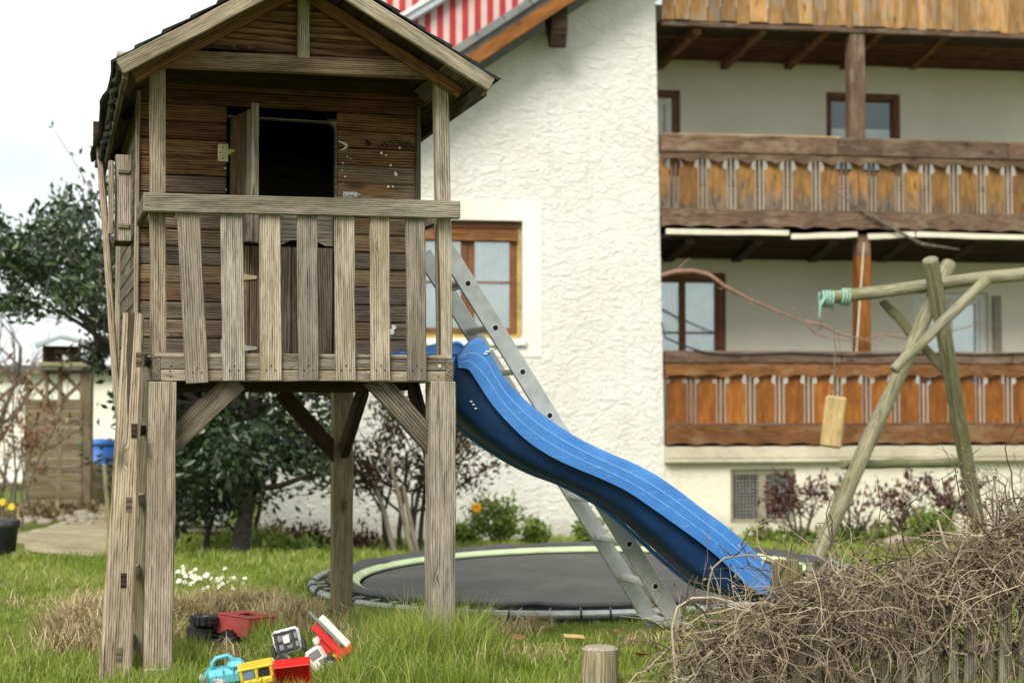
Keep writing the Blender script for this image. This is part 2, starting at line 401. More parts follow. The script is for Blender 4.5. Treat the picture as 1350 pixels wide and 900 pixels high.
M_SMOOTH = stucco('smooth_white_render', (0.83, 0.82, 0.75), 0.25, 2.0, 0.01)
M_BACKWALL = stucco('beige_balcony_render', (0.78, 0.73, 0.6), 0.3, 2.0, 0.012, (0.7, 0.65, 0.52))
M_BASE = stucco('cream_base_render', (0.79, 0.75, 0.62), 0.5, 1.6, 0.02, grime=True)
M_LEDGE = stucco('weathered_concrete_ledge', (0.62, 0.57, 0.44), 0.5, 1.5, 0.02, (0.4, 0.36, 0.26))

M_ALU = plain('aluminium', (0.6, 0.6, 0.57), 0.45, 0.35, var=0.1, scale=14, dirt=(0.33, 0.34, 0.32), dirt_amt=0.5)
M_ALU2 = plain('ribbed_aluminium', (0.74, 0.73, 0.69), 0.45, 0.3, var=0.1, scale=20)
M_STEEL = plain('galvanised_tube', (0.42, 0.44, 0.42), 0.42, 0.6, scale=20, dirt=(0.2, 0.19, 0.16), dirt_amt=0.5)
M_BLACK = plain('black_plastic', (0.018, 0.018, 0.02), 0.5, var=0.3)
M_RUBBER = plain('black_fabric', (0.022, 0.022, 0.023), 0.75, var=0.3, dirt=(0.09, 0.085, 0.075), dirt_amt=0.4)
M_RUBBER2 = plain('black_edge_pad', (0.05, 0.05, 0.05), 0.6, var=0.25, scale=4, dirt=(0.13, 0.125, 0.115), dirt_amt=0.45)
M_MAT = plain('grey_black_trampoline_mat', (0.062, 0.062, 0.058), 0.6, var=0.15, scale=3, bump=0.1, dirt=(0.14, 0.13, 0.115), dirt_amt=0.55)
M_PAD = plain('dark_grey_pad', (0.085, 0.086, 0.084), 0.6, var=0.2, scale=4, dirt=(0.18, 0.175, 0.16), dirt_amt=0.4)
M_LIME = plain('pale_green_band', (0.5, 0.6, 0.34), 0.6, var=0.12, scale=9, dirt=(0.4, 0.4, 0.26), dirt_amt=0.4)
M_BRASS = plain('cream_hinge_metal', (0.66, 0.58, 0.34), 0.5, 0.25, scale=40, dirt=(0.35, 0.25, 0.1), dirt_amt=0.35)
M_ZINC = plain('zinc_metal', (0.6, 0.58, 0.54), 0.5, 0.4, scale=40, dirt=(0.4, 0.3, 0.22), dirt_amt=0.3)
M_NAIL = plain('dark_nail', (0.02, 0.018, 0.016), 0.6, 0.5)
M_FELT = plain('black_roofing_felt', (0.022, 0.023, 0.022), 0.9, var=0.5, scale=60, bump=1.0, dirt=(0.05, 0.055, 0.035), dirt_amt=0.6)
M_WHITE = plain('white_paint', (0.74, 0.74, 0.7), 0.5, var=0.06)
M_DUCT = plain('off_white_plastic', (0.68, 0.63, 0.5), 0.5, var=0.12, scale=3)
M_TILE = plain('grey_roof_edge', (0.16, 0.165, 0.165), 0.8, var=0.25, scale=5, dirt=(0.25, 0.25, 0.22), dirt_amt=0.4)
M_REDCLOTH = plain('red_stripe', (0.4, 0.02, 0.022), 0.7, var=0.15, scale=4)
M_PINKCLOTH = plain('pale_stripe', (0.56, 0.43, 0.39), 0.7, var=0.08, scale=4)
M_REDTOY = plain('red_toy_plastic', (0.62, 0.02, 0.018), 0.32, var=0.1)
M_REDFADE = plain('faded_red_toy_plastic', (0.55, 0.075, 0.075), 0.5, var=0.15, dirt=(0.45, 0.2, 0.16), dirt_amt=0.4)
M_WHITETOY = plain('white_toy_plastic', (0.72, 0.71, 0.65), 0.4, var=0.08, dirt=(0.45, 0.4, 0.3), dirt_amt=0.4)
M_GREYTOY = plain('grey_toy_plastic', (0.2, 0.2, 0.2), 0.4, var=0.1)
M_BLUETOY = plain('light_blue_toy_plastic', (0.12, 0.48, 0.6), 0.4, var=0.1, dirt=(0.12, 0.3, 0.34), dirt_amt=0.4)
M_YELTOY = plain('yellow_toy_plastic', (0.72, 0.5, 0.03), 0.4, var=0.1, dirt=(0.5, 0.36, 0.08), dirt_amt=0.4)
M_ORTOY = plain('orange_toy_plastic', (0.75, 0.32, 0.02), 0.4)
M_BLUEWIN = plain('blue_grey_toy_window', (0.16, 0.25, 0.38), 0.2)
M_BLUEBIN = plain('blue_plastic', (0.02, 0.13, 0.5), 0.45, var=0.1)
M_TANK = plain('white_plastic_tank', (0.6, 0.64, 0.62), 0.5, var=0.1, scale=3)
M_ROPE = plain('mint_green_rope', (0.24, 0.4, 0.31), 0.8, var=0.25, scale=60)
M_STRING = plain('grey_string', (0.16, 0.14, 0.11), 0.9)
M_CURTAIN = plain('white_net_curtain', (0.82, 0.84, 0.81), 0.9, var=0.15, scale=5)
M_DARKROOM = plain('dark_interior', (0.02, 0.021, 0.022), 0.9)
M_MESH = plain('grey_wire_mesh', (0.3, 0.29, 0.27), 0.8, var=0.25, scale=18)
M_CELLAR = plain('grey_window_frame', (0.27, 0.24, 0.17), 0.7, var=0.15)
M_BROWNLEAF = plain('brown_dead_leaf', (0.24, 0.125, 0.05), 0.8, var=0.3, scale=30)
M_POT = plain('black_pot', (0.03, 0.032, 0.035), 0.55, var=0.3, dirt=(0.1, 0.1, 0.1), dirt_amt=0.4)
M_STONE = plain('pale_field_stone', (0.36, 0.31, 0.24), 0.9, var=0.35, scale=9, bump=0.6, dirt=(0.16, 0.14, 0.1), dirt_amt=0.6)
M_SCRIB = plain('black_crayon', (0.012, 0.01, 0.012), 0.9)
M_FLECK = plain('white_paint_fleck', (0.75, 0.72, 0.64), 0.8)
M_BIRDROOF = plain('pale_blue_grey_roof', (0.4, 0.47, 0.5), 0.6)

def glass(name, add):
    k = NT(name); k.base((0.35, 0.4, 0.4)); k.set(rough=0.04, spec=0.8, trans=0.0)
    tr = k.n('ShaderNodeBsdfTransparent'); gl = k.n('ShaderNodeBsdfGlossy'); gl.inputs['Roughness'].default_value = 0.03; gl.inputs['Color'].default_value = (0.85, 0.95, 0.95, 1)
    fr = k.n('ShaderNodeFresnel', IOR=1.5); mx = k.n('ShaderNodeMixShader')
    f = k.math('ADD', fr.outputs[0], add)
    k.link(f, mx.inputs[0]); k.link(tr.outputs[0], mx.inputs[1]); k.link(gl.outputs[0], mx.inputs[2]); k.link(mx.outputs[0], k.out.inputs[0])
    return k.m
M_GLASS = glass('window_glass', 0.2); M_GLASSD = glass('shaded_window_glass', 0.02)

def slide_mat():
    k = NT('blue_slide_plastic'); tc = k.n('ShaderNodeTexCoord'); o = tc.outputs['Object']
    n = k.noise(o, 6, 5, 0.6); c = k.ramp(n, [(0.3, (0.035, 0.155, 0.44)), (0.7, (0.06, 0.225, 0.58))])
    sc = k.noise(k.scale(o, (9, 40, 70)), 1.0, 3, 0.75, 1.5); scr = k.step(sc, 0.6, 0.68)
    c = k.mix(k.math('MULTIPLY', scr, 0.5), c, (0.2, 0.42, 0.72))
    d = k.noise(o, 3.2, 6, 0.7); c = k.mix(k.math('MULTIPLY', k.step(d, 0.5, 0.75), 0.3), c, (0.03, 0.1, 0.26))
    k.base(c); k.set(rough=0.42, spec=0.45); k.bump(k.noise(o, 40, 4, 0.6), 0.08, 0.004); return k.m
M_SLIDE = slide_mat()
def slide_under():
    k = NT('dark_blue_slide_underside'); tc = k.n('ShaderNodeTexCoord'); o = tc.outputs['Object']
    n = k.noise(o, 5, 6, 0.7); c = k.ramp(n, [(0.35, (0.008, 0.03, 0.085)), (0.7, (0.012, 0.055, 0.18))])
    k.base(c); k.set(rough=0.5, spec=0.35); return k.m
M_SLIDEU = slide_under()  # underside coloured a much darker blue than the rest of the slide
M_SEAM = plain('worn_pale_blue_edge', (0.25, 0.47, 0.72), 0.5, var=0.2, scale=30)

def leafmat(name, stops, rough=0.5, trans=0.3, spec=0.4):
    k = NT(name); at_ = k.n('ShaderNodeAttribute', attribute_name='tone'); c = k.ramp(at_.outputs['Fac'], stops)
    k.base(c); k.set(rough=rough, spec=spec)
    if trans:
        t = k.n('ShaderNodeBsdfTranslucent'); k.link(c, t.inputs['Color']); mx = k.n('ShaderNodeMixShader'); mx.inputs[0].default_value = trans
        k.link(k.b.outputs[0], mx.inputs[1]); k.link(t.outputs[0], mx.inputs[2]); k.link(mx.outputs[0], k.out.inputs[0])
    return k.m
M_GRASS = leafmat('grass_blades', [(0.0, (0.06, 0.115, 0.014)), (0.3, (0.15, 0.235, 0.026)), (0.6, (0.29, 0.36, 0.055)), (0.8, (0.43, 0.43, 0.13)), (1.0, (0.6, 0.53, 0.3))], 0.55, 0.35, 0.3)
M_STRAW = leafmat('dry_straw', [(0.0, (0.17, 0.115, 0.055)), (0.5, (0.46, 0.35, 0.18)), (1.0, (0.7, 0.6, 0.38))], 0.7, 0.2, 0.25)
M_EVER = leafmat('evergreen_leaves', [(0.0, (0.012, 0.022, 0.009)), (0.5, (0.03, 0.055, 0.02)), (0.85, (0.075, 0.115, 0.04)), (1.0, (0.17, 0.2, 0.1))], 0.3, 0.15, 0.6)
M_REDLEAF = leafmat('red_green_leaves', [(0.0, (0.05, 0.018, 0.014)), (0.4, (0.1, 0.03, 0.02)), (0.6, (0.05, 0.07, 0.02)), (1.0, (0.14, 0.17, 0.05))], 0.4, 0.25)
M_DARKRED = leafmat('dark_red_leaves', [(0.0, (0.04, 0.012, 0.01)), (0.6, (0.11, 0.024, 0.02)), (1.0, (0.2, 0.08, 0.045))], 0.5, 0.25)
M_BUSH = leafmat('fresh_green_leaves', [(0.0, (0.075, 0.13, 0.018)), (0.5, (0.19, 0.28, 0.045)), (1.0, (0.36, 0.42, 0.1))], 0.5, 0.35)
M_DRYLEAF = leafmat('dry_brown_leaves', [(0.0, (0.06, 0.038, 0.025)), (0.35, (0.19, 0.115, 0.07)), (0.65, (0.34, 0.24, 0.14)), (0.82, (0.33, 0.31, 0.12)), (1.0, (0.5, 0.46, 0.26))], 0.8, 0.2, 0.2)
M_RUST = leafmat('rust_brown_leaves', [(0.0, (0.09, 0.035, 0.018)), (0.5, (0.26, 0.1, 0.045)), (1.0, (0.42, 0.27, 0.15))], 0.8, 0.25, 0.2)
M_PETAL = plain('white_petals', (0.85, 0.85, 0.82), 0.7, var=0.04)
M_ORPETAL = plain('orange_petals', (0.85, 0.4, 0.01), 0.6, var=0.1)
M_YELPETAL = plain('yellow_petals', (0.8, 0.6, 0.03), 0.6, var=0.1)
M_BARK = plain('grey_brown_bark', (0.13, 0.105, 0.08), 0.95, var=0.4, scale=25, bump=0.6)
M_BARKD = plain('dark_bark', (0.05, 0.042, 0.034), 0.95, var=0.4, scale=25, bump=0.6)
M_TWIG = leafmat('dry_vine_stems', [(0.0, (0.06, 0.042, 0.03)), (0.4, (0.21, 0.155, 0.11)), (0.75, (0.38, 0.3, 0.21)), (1.0, (0.56, 0.48, 0.36))], 0.85, 0.0, 0.2)
M_CLIMB = plain('red_brown_climber', (0.26, 0.15, 0.11), 0.9, var=0.3, scale=20)

def ground_mat():
    k = NT('lawn_soil'); tc = k.n('ShaderNodeTexCoord'); o = tc.outputs['Object']
    n = k.noise(o, 2.2, 6, 0.65); f = k.noise(o, 45, 5, 0.7)
    c = k.ramp(n, [(0.32, (0.07, 0.1, 0.018)), (0.48, (0.13, 0.17, 0.028)), (0.6, (0.18, 0.19, 0.04)), (0.72, (0.19, 0.15, 0.07))])
    c = k.mix(k.math('MULTIPLY', k.step(f, 0.5, 0.75), 0.5), c, (0.05, 0.045, 0.02))
    k.base(c); k.set(rough=1.0, spec=0.1); k.bump(f, 0.6, 0.03); return k.m
M_GROUND = ground_mat()
M_PATH = plain('trodden_beige_path', (0.36, 0.3, 0.19), 1.0, var=0.25, scale=3, bump=0.5, dirt=(0.17, 0.15, 0.06), dirt_amt=0.6)
# ------------------------------------------------------------------ ground
def make_ground():
    xs = np.concatenate([np.linspace(-400, -24, 12), np.linspace(-22, 22, 180), np.linspace(24, 400, 12)])
    ys = np.concatenate([np.linspace(-60, 3, 8), np.linspace(3.5, 26, 180), np.linspace(28, 900, 20)])
    X, Y = np.meshgrid(xs, ys); Z = ground_z(X, Y)
    v = np.stack([X.ravel(), Y.ravel(), Z.ravel()], 1); nx = len(xs)
    i = np.arange(len(ys)-1)[:, None] * nx + np.arange(nx-1)[None, :]; i = i.ravel()
    me = fast_mesh('ground', v, np.stack([i, i+1, i+nx+1, i+nx], 1), smooth=True)
    struct(meshobj('ground', me, M_GROUND), 'lawn and soil of the garden')
make_ground()

# ------------------------------------------------------------------ the playhouse on stilts
PH = Frame(at(207, 890, 6.33), math.radians(17.1)); PH.o.z = 0.0
ph = thing('playhouse', 'weathered wooden playhouse on stilts with a railed porch', 'playhouse', PH.o, (0, 0, PH.yaw))
P = PH.L
N0, NH, NB = 0.0, 0.47, 2.2            # porch posts, front wall of the hut, back wall
def vboard(name, px0, py0, px1, py1, w, t, mat, n, **k): return plank(name, ph, P(px0, py0, n), P(px1, py1, n), w, t, mat, (1, 0, 0), **k)
S0 = P(207, 480).x; S1 = P(582, 480).x; ZD = P(400, 487).z            # left post, right post, deck edge height
SHL = P(181, 350, NH).x; SHR = P(549, 350, NH).x                      # corners of the hut
Zdeck = P(400, 472).z
# stilts
pl = vboard('post', 213, 503, 207, 905, 0.117, 0.117, W_GREY, 0.03, segs=6, jit=0.003)
vboard('post', 580.5, 503, 580.5, 880, 0.113, 0.113, W_GREY, 0.03, segs=6, jit=0.003)
sb1 = P(451, 600, NB).x
for s, m in ((sb1, W_MOSS), (S0 + 0.0, W_MOSS)):
    wpt = PH.W((s, NB, 0)); b = gz(wpt.x, wpt.y) - 0.05
    plank('post', ph, (s, NB, b), (s, NB, Zdeck - 0.03), 0.112, 0.112, m, (1, 0, 0), segs=6, jit=0.003)
m = MB(); q = P(206, 880, 0.03); m.cbox((q.x - 0.055, -0.035, -0.06), (q.x + 0.05, 0.1, 0.045), 0.004); m.build('post_shoe', M_ZINC, ph)
# upper porch posts
vboard('porch_post', 207, 76, 208.5, 473, 0.064, 0.06, W_GREY2, 0.035, segs=6)
vboard('porch_post', 581, 96, 586, 473, 0.063, 0.06, W_GREY, 0.035, segs=6)
# deck: edge boards, end blocks, floor boards, joists
zt, zm, zb = P(400, 473).z, P(400, 488).z, P(400, 503).z
a0, a1 = P(212, 480).x, P(587, 480).x
for z0, z1, mt in ((zm + 0.001, zt, W_GREY), (zb, zm - 0.001, W_GREY2)):
    plank('deck_edge_board', ph, (a0, 0, (z0+z1)/2), (a1, 0, (z0+z1)/2), z1-z0, 0.03, mt, segs=4)
for sx, w_ in ((P(206.5, 480).x, 0.037), (P(592, 480).x, 0.036)):
    plank('corner_block', ph, (sx, -0.012, (zt+zb)/2), (sx, NB, (zt+zb)/2), zt-zb-0.004, w_, W_GBROWN, segs=2, label='side deck beam showing dark end grain')
plank('deck_edge_board', ph, (a0, NB, (zt+zb)/2), (a1, NB, (zt+zb)/2), zt-zb+0.02, 0.04, W_DARK)
for k in range(22):
    n0 = -0.012 + 0.1 * k
    plank('floor_board', ph, (a0-0.03, n0 + 0.048, zt + 0.011), (a1+0.03, n0 + 0.048, zt + 0.011), 0.094, 0.02, W_GREY if k < 5 else W_GBROWN, (0, 1, 0))
for k in range(4):
    n0 = 0.5 + 0.5*k
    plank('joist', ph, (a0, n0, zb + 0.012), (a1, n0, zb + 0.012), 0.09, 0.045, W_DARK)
# diagonal braces
vboard('brace', 214, 594, 312, 501, 0.098, 0.04, W_GBROWN, 0.055)
vboard('brace', 491, 497, 580, 596, 0.098, 0.04, W_GBROWN, 0.055)
zb0 = zb - 0.01
plank('brace', ph, (sb1, NB-0.02, zb0-0.42), (sb1-0.36, NB-0.02, zb0-0.02), 0.09, 0.04, W_DARK, (1, 0, 0))
plank('brace', ph, (sb1+0.0, NB-0.06, zb0-0.36), (sb1+0.0, NB-0.62, zb0), 0.09, 0.05, W_DARK, (0, 1, 0))
plank('brace', ph, (S1-0.03, 0.08, zb0-0.3), (S1-0.03, 0.42, zb0), 0.09, 0.04, W_DARK, (0, 1, 0))
plank('brace', ph, (S0, 0.08, zb0-0.3), (S0, 0.42, zb0), 0.09, 0.04, W_DARK, (0, 1, 0))
# railing
NF = -0.032
plank('handrail', ph, P(189, 266.5, NF-0.012), P(606, 277, NF-0.012), 0.078, 0.032, W_GREY, segs=5, jit=0.0015)
plank('handrail', ph, P(193, 268, NF+0.01), V((P(193, 268, NF).x - 0.0, NH, P(193, 268, NF).z)), 0.075, 0.03, W_GBROWN)
plank('handrail', ph, V((P(582, 280, NF).x, 0.07, P(590, 282, NF).z)), V((P(582, 280, NF).x, NH, P(590, 282, NF).z)), 0.075, 0.03, W_GBROWN)
m = MB(); q = P(224.5, 281, 0.0); m.cbox((q.x-0.021, -0.01, q.z-0.014), (q.x+0.021, 0.03, q.z+0.018), 0.003); m.build('wedge_block', W_LARCH, ph)
bal = [(248, 260, 505, .093), (305, 308.5, 502, .094), (355.5, 357, 502, .091), (405, 406.5, 502, .088), (453.5, 455.5, 502, .088), (500, 501.5, 502, .086), (547, 549.5, 502, .086)]
for x0, x1, yb, w_ in bal:
    o = vboard('baluster', x0, 274, x1, yb, w_, 0.019, PR.choice([W_GREY, W_GREY2, W_GREY]), -0.026, segs=5, jit=0.0016, c=0.003)
    m = MB()
    for dx, dy in ((-5.5, 14), (6, 14), (0.5, 20)):
        q = P(x1 + dx, yb - dy, -0.0362); m.lathe([(0.0, -0.0012), (0.0034, -0.0012), (0.0038, 0.002)], q, 8, 'y')
    m.build('nail', M_NAIL, o, True)
m = MB()
for x_, y_ in ((579.5, 482.5),): 
    q = P(x_, y_, -0.0165); m.lathe([(0, -0.003), (0.008, -0.003), (0.0085, 0.003)], q, 10, 'y')
m.build('screw', M_ZINC, ph)
m = MB()
for x_, y_ in ((226, 482), (225, 496), (578, 497), (224, 489)):
    q = P(x_, y_, -0.0155); m.lathe([(0, -0.0015), (0.0035, -0.0015), (0.004, 0.002)], q, 8, 'y')
m.build('nail', M_NAIL, ph)

# ---- hut: front wall of horizontal boards either side of the door
sdl, sdr = P(298, 300, NH).x, P(443, 300, NH).x
zdt = P(370, 157, NH).z                                     # top of the door opening
BH = 0.0815; z = zt + 0.022; k = 0; rows = []
ztop = P(400, 92, N0).z - 0.02
while z < ztop:
    rows.append((z, min(z + BH, ztop))); z += BH
nrow = len(rows)
for i, (z0, z1) in enumerate(rows):
    f = i / nrow
    def pick():
        r = PR.random()
        if f < 0.35: return W_GBROWN if r < 0.75 else W_MIX
        if f < 0.62: return W_MIX if r < 0.7 else W_GBROWN
        if f < 0.72: return W_MIX if r < 0.3 else W_BROWN
        return W_RED if r < 0.6 else W_BROWN
    zc = (z0+z1)/2; th = 0.02
    if z0 < zdt - 0.005:
        plank('wall_board', ph, (SHL, NH, zc), (sdl, NH, zc), z1-z0-0.003, th, pick(), c=0.006)
        plank('wall_board', ph, (sdr, NH, zc), (SHR, NH, zc), z1-z0-0.003, th, pick(), c=0.006)
    else:
        plank('wall_board', ph, (SHL, NH, zc), (SHR, NH, zc), z1-z0-0.003, th, W_RED, c=0.006)
    for s_, mt in ((SHL+0.01, W_GBROWN), (SHR-0.01, W_GBROWN)):                 # side walls
        plank('wall_board', ph, (s_, NH+0.02, zc), (s_, NB, zc), z1-z0-0.003, 0.02, mt, c=0.007)
    plank('wall_board', ph, (SHL+0.03, NB-0.012, zc), (SHR-0.03, NB-0.012, zc), z1-z0-0.0, 0.02, W_GBROWN, c=0.002)
    if i == nrow-1:                                          # top boards that close the back and the sides up to the roof
        zu = z1 + 0.07
        plank('wall_board', ph, (SHL-0.15, NB-0.012, zu), (SHR+0.15, NB-0.012, zu), 0.139, 0.02, W_DARK, c=0.002)
        plank('wall_board', ph, (SHL-0.1, NH, zu), (SHR+0.1, NH, zu), 0.139, 0.02, W_RED, c=0.002)
        for s_ in (SHL+0.01, SHR-0.01): plank('wall_board', ph, (s_, NH+0.02, zu-.01), (s_, NB-0.03, zu-.01), 0.12, 0.02, W_GBROWN, c=0.002)
for s_, w_, mt in ((SHL-0.004, 0.02, W_GREY), (SHR+0.002, 0.022, W_GBROWN)):
    plank('corner_trim', ph, (s_, NH-0.014, zt+0.022), (s_, NH-0.014, ztop-0.02), w_, 0.03, mt, (1, 0, 0))
plank('corner_trim', ph, (SHL-0.006, NB-0.03, zt-0.06), (SHL-0.006, NB-0.03, ztop-0.1), 0.03, 0.06, W_GREY, (1, 0, 0))
# rounded door lining
m = MB(); R = 0.045; prof = []
for i in range(9):
    a = math.pi/2 * i/8; prof.append((sdr - R + R*math.sin(a), zdt - R + R*math.cos(a)))
outer = [(sdl, zdt)] + prof + [(sdr, zt + 0.02)]
inner = [(sdl, zdt - 0.004)] + [(sdr - R + (R-0.008)*math.sin(math.pi/2*i/8), zdt - R + (R-0.008)*math.cos(math.pi/2*i/8)) for i in range(9)] + [(sdr-0.008, zt+0.02)]
for i in range(len(outer)-1):
    m.prism([outer[i], outer[i+1], inner[i+1], inner[i]], 'n', NH-0.016, NH+0.03)
m.prism([(sdr - R, zdt), *prof, (sdr + 0.004, zdt - R), (sdr + 0.004, zdt + 0.012), (sdr - R, zdt + 0.012)][::-1], 'n', NH-0.008, NH+0.008)
m.build('door_lining', W_GBROWN, ph)
# lower door leaf of upright boards, closed
zl0, zl1 = zt + 0.03, P(390, 326, NH).z
dl = None; x = sdl + 0.012; nb_ = 5; bw = (sdr - 0.014 - x) / nb_
dleaf = plank('lower_door', ph, (x + bw/2, NH+0.004, zl0), (x + bw/2, NH+0.004, zl1), bw-0.003, 0.018, W_MIX, (1, 0, 0))
for k in range(1, nb_):
    plank('door_board', dleaf, (x + bw*(k+.5), NH+0.004, zl0), (x + bw*(k+.5), NH+0.004, zl1), bw-0.003, 0.018, [W_GBROWN, W_MIX, W_GBROWN, W_GBROWN, W_GBROWN][k], (1, 0, 0), True)
for py in (365, 458.5):
    q = P(316, py, NH-0.01); m = MB(); m.prism([(q.x-0.03, q.z-0.016), (q.x+0.008, q.z-0.015), (q.x+0.075, q.z-0.007), (q.x+0.08, q.z), (q.x+0.075, q.z+0.007), (q.x+0.008, q.z+0.015), (q.x-0.03, q.z+0.016)], 'n', NH-0.012, NH-0.007)
    m.cbox((q.x-0.085, NH-0.013, q.z-0.04), (q.x-0.036, NH-0.0095, q.z+0.04), 0.001)
    m.lathe([(0.005, -0.042), (0.005, 0.042)], (q.x-0.033, NH-0.014, q.z), 8)
    m.build('strap_hinge', M_BRASS if py < 400 else M_ZINC, dleaf, True)
# torn cladding just above the lower leaf: pale backing board with a broken edge
m = MB(); zz0, zz1 = zl1 + 0.004, P(390, 281, NH).z
pts = [(sdl+0.1, zz1), (sdr-0.012, zz1)]; nseg = 12
for i in range(nseg+1):
    pts.append((sdr-0.012 - (sdr-0.112-sdl)*i/nseg, zz0 + 0.008 + 0.028*abs(math.sin(i*2.3))*PR.random()))
m.prism(pts, 'n', NH+0.02, NH+0.032); m.build('broken_board', W_GREY, ph)
# upper door leaf, swung out towards the porch, seen almost edge-on
hx = P(305, 200, NH); 
top_h = P(312, 157, NH-0.02).z; ed = P(335, 140, NH-0.30)
dz0 = P(332, 318, NH-0.27).z
A = V((hx.x, NH-0.015, 0)); B = V((ed.x, NH-0.30, 0)); dirn = (B-A).normalized(); Lw = (B-A).length
uleaf = None; nbd = 4
for k in range(nbd):
    c_ = A + dirn * (Lw*(k+0.5)/nbd)
    zt_ = ed.z - 0.005
    mt = [W_MIX, W_BROWN, W_GBROWN, W_GREY][k]
    if uleaf is None: uleaf = plank('upper_door', ph, (c_.x, c_.y, dz0), (c_.x, c_.y, zt_), Lw/nbd - 0.003, 0.018, mt, dirn)
    else: plank('door_board', uleaf, (c_.x, c_.y, dz0), (c_.x, c_.y, zt_), Lw/nbd - 0.003, 0.018, mt, dirn, True)
ep = A + dirn*(Lw+0.012)
plank('edge_strip', uleaf, (ep.x, ep.y, dz0-0.01), (ep.x, ep.y, ed.z+0.012), 0.02, 0.034, W_GREY2, dirn, True)
perp = V((dirn.y, -dirn.x, 0)); perp = perp if perp.x > 0 else -perp
for zz in (dz0+0.06, ed.z-0.07):
    c0 = A + perp*0.02 + dirn*0.02; c1 = A + perp*0.02 + dirn*(Lw-0.01)
    plank('ledge', uleaf, (c0.x, c0.y, zz), (c1.x, c1.y, zz), 0.05, 0.018, W_GBROWN, (0, 0, 1), True)
q = P(293.5, 201.5, NH-0.012); m = MB(); m.cbox((q.x-0.022, NH-0.0145, q.z-0.04), (q.x+0.018, NH-0.0102, q.z+0.04), 0.003); m.lathe([(0.0055, -0.041), (0.0055, 0.041)], (q.x+0.021, NH-0.016, q.z), 10)
hg = m.build('butt_hinge', M_BRASS, ph)
m = MB()
for dz in (-0.026, 0.0, 0.026): m.lathe([(0, -0.0009), (0.0035, -0.0009), (0.004, 0.001)], (q.x-0.006 + (0.006 if dz else -0.004), NH-0.0148, q.z+dz), 8, 'y')
m.build('screw', M_NAIL, hg, True)
m = MB(); q2 = A - perp*0.012 + dirn*0.02; m.add([], []); 
c_ = q2; m.tube([(c_.x, c_.y, q.z+0.0), (c_.x+dirn.x*0.05, c_.y+dirn.y*0.05, q.z+0.0)], [0.02, 0.006], 4); m.build('hinge_leaf', M_BRASS, uleaf, True)
# bolt plate and the crayon scribble, paint flecks
q = P(462, 257, NH-0.012); m = MB(); m.cbox((q.x-0.035, NH-0.0155, q.z-0.014), (q.x+0.035, NH-0.0105, q.z+0.014), 0.002); m.tube([(q.x-0.03, NH-0.02, q.z), (q.x+0.045, NH-0.02, q.z)], 0.005, 8); m.tube([(q.x+0.0, NH-0.02, q.z), (q.x+0.0, NH-0.034, q.z)], 0.004, 8)
for dx in (-0.02, 0.02): m.cbox((q.x+dx-0.005, NH-0.027, q.z-0.009), (q.x+dx+0.005, NH-0.0155, q.z+0.009), 0.001)
m.build('latch', M_ZINC, ph)
m = MB(); pts = []
for i in range(46):
    t = i/45; pts.append(P(501 + 40*t + 5*math.sin(i*1.7), 190 + 5*math.sin(i*2.4) + 2*math.sin(i*.9), NH-0.0112))
m.tube(pts, 0.0016, 4); m.tube([P(482, 192, NH-0.0112), P(484, 186, NH-0.0112), P(489, 190, NH-0.0112), P(484, 193, NH-0.0112)], [0.003, 0.008, 0.009, 0.002], 5)
m.build('scribble', M_SCRIB, ph)
m = MB()
for (x_, y_, r_) in [(452, 215, 1.0), (458, 207, .8), (503, 202, 1.6), (509, 205, 1.2), (527, 195, 1.4), (515, 218, 1.5), (522, 230, 2.2), (521, 228, 1.6), (512, 246, 1.5), (518, 246, 1.2), (451, 225, .8), (455, 233, 1.2), (462, 209, .7), (298, 250, 1), (297, 222, 1), (516, 437, 4), (519, 431, 3)]:
    q = P(x_, y_, NH-0.0115); r = r_*0.0034; m.prism([(q.x + r*(1+.4*PR.random())*math.cos(a*1.05), q.z + r*(1+.4*PR.random())*math.sin(a*1.05)) for a in range(6)], 'n', NH-0.0125, NH-0.0095)
q = P(445, 193, NH); arc = [P(446 + 11*math.sin(a/6*math.pi*.9), 186 + 12*a/6, NH-0.0115) for a in range(7)]
m.tube(arc, [.002, .004, .006, .0065, .006, .004, .002], 5)
m.build('paint_fleck', M_FLECK, ph)
# inside back of the hut: slanting board edge seen through the door
plank('inside_batten', ph, P(345, 172, NB-0.06), P(443, 215, NB-0.06), 0.03, 0.03, W_DARK)

# ---- gable and roof
W_TIE = wood('tie_beam_wood', (0.04, 0.025, 0.016), (0.17, 0.11, 0.07), (0.34, 0.245, 0.17), 0.5, stain=(0.2, 0.09, 0.035), stain_amt=0.7, stain_scale=2)
NR = -0.30                                                   # front edge of the roof
apx = P(406, -50, NR)
tie = (P(232, 76, -0.02), P(586, 97, -0.02))
plank('tie_beam', ph, P(199, 77, -0.014), P(590, 94, -0.014), 0.075, 0.045, W_TIE, segs=4)
plank('tie_beam', ph, (S0, NH-0.03, P(400, 92).z+0.05), (S1+.04, NH-0.03, P(400, 92).z+0.05), 0.09, 0.04, W_DARK)
plank('king_post', ph, P(400, -40, -0.03), P(400, 78, -0.03), 0.052, 0.03, W_GREY2, (1, 0, 0))
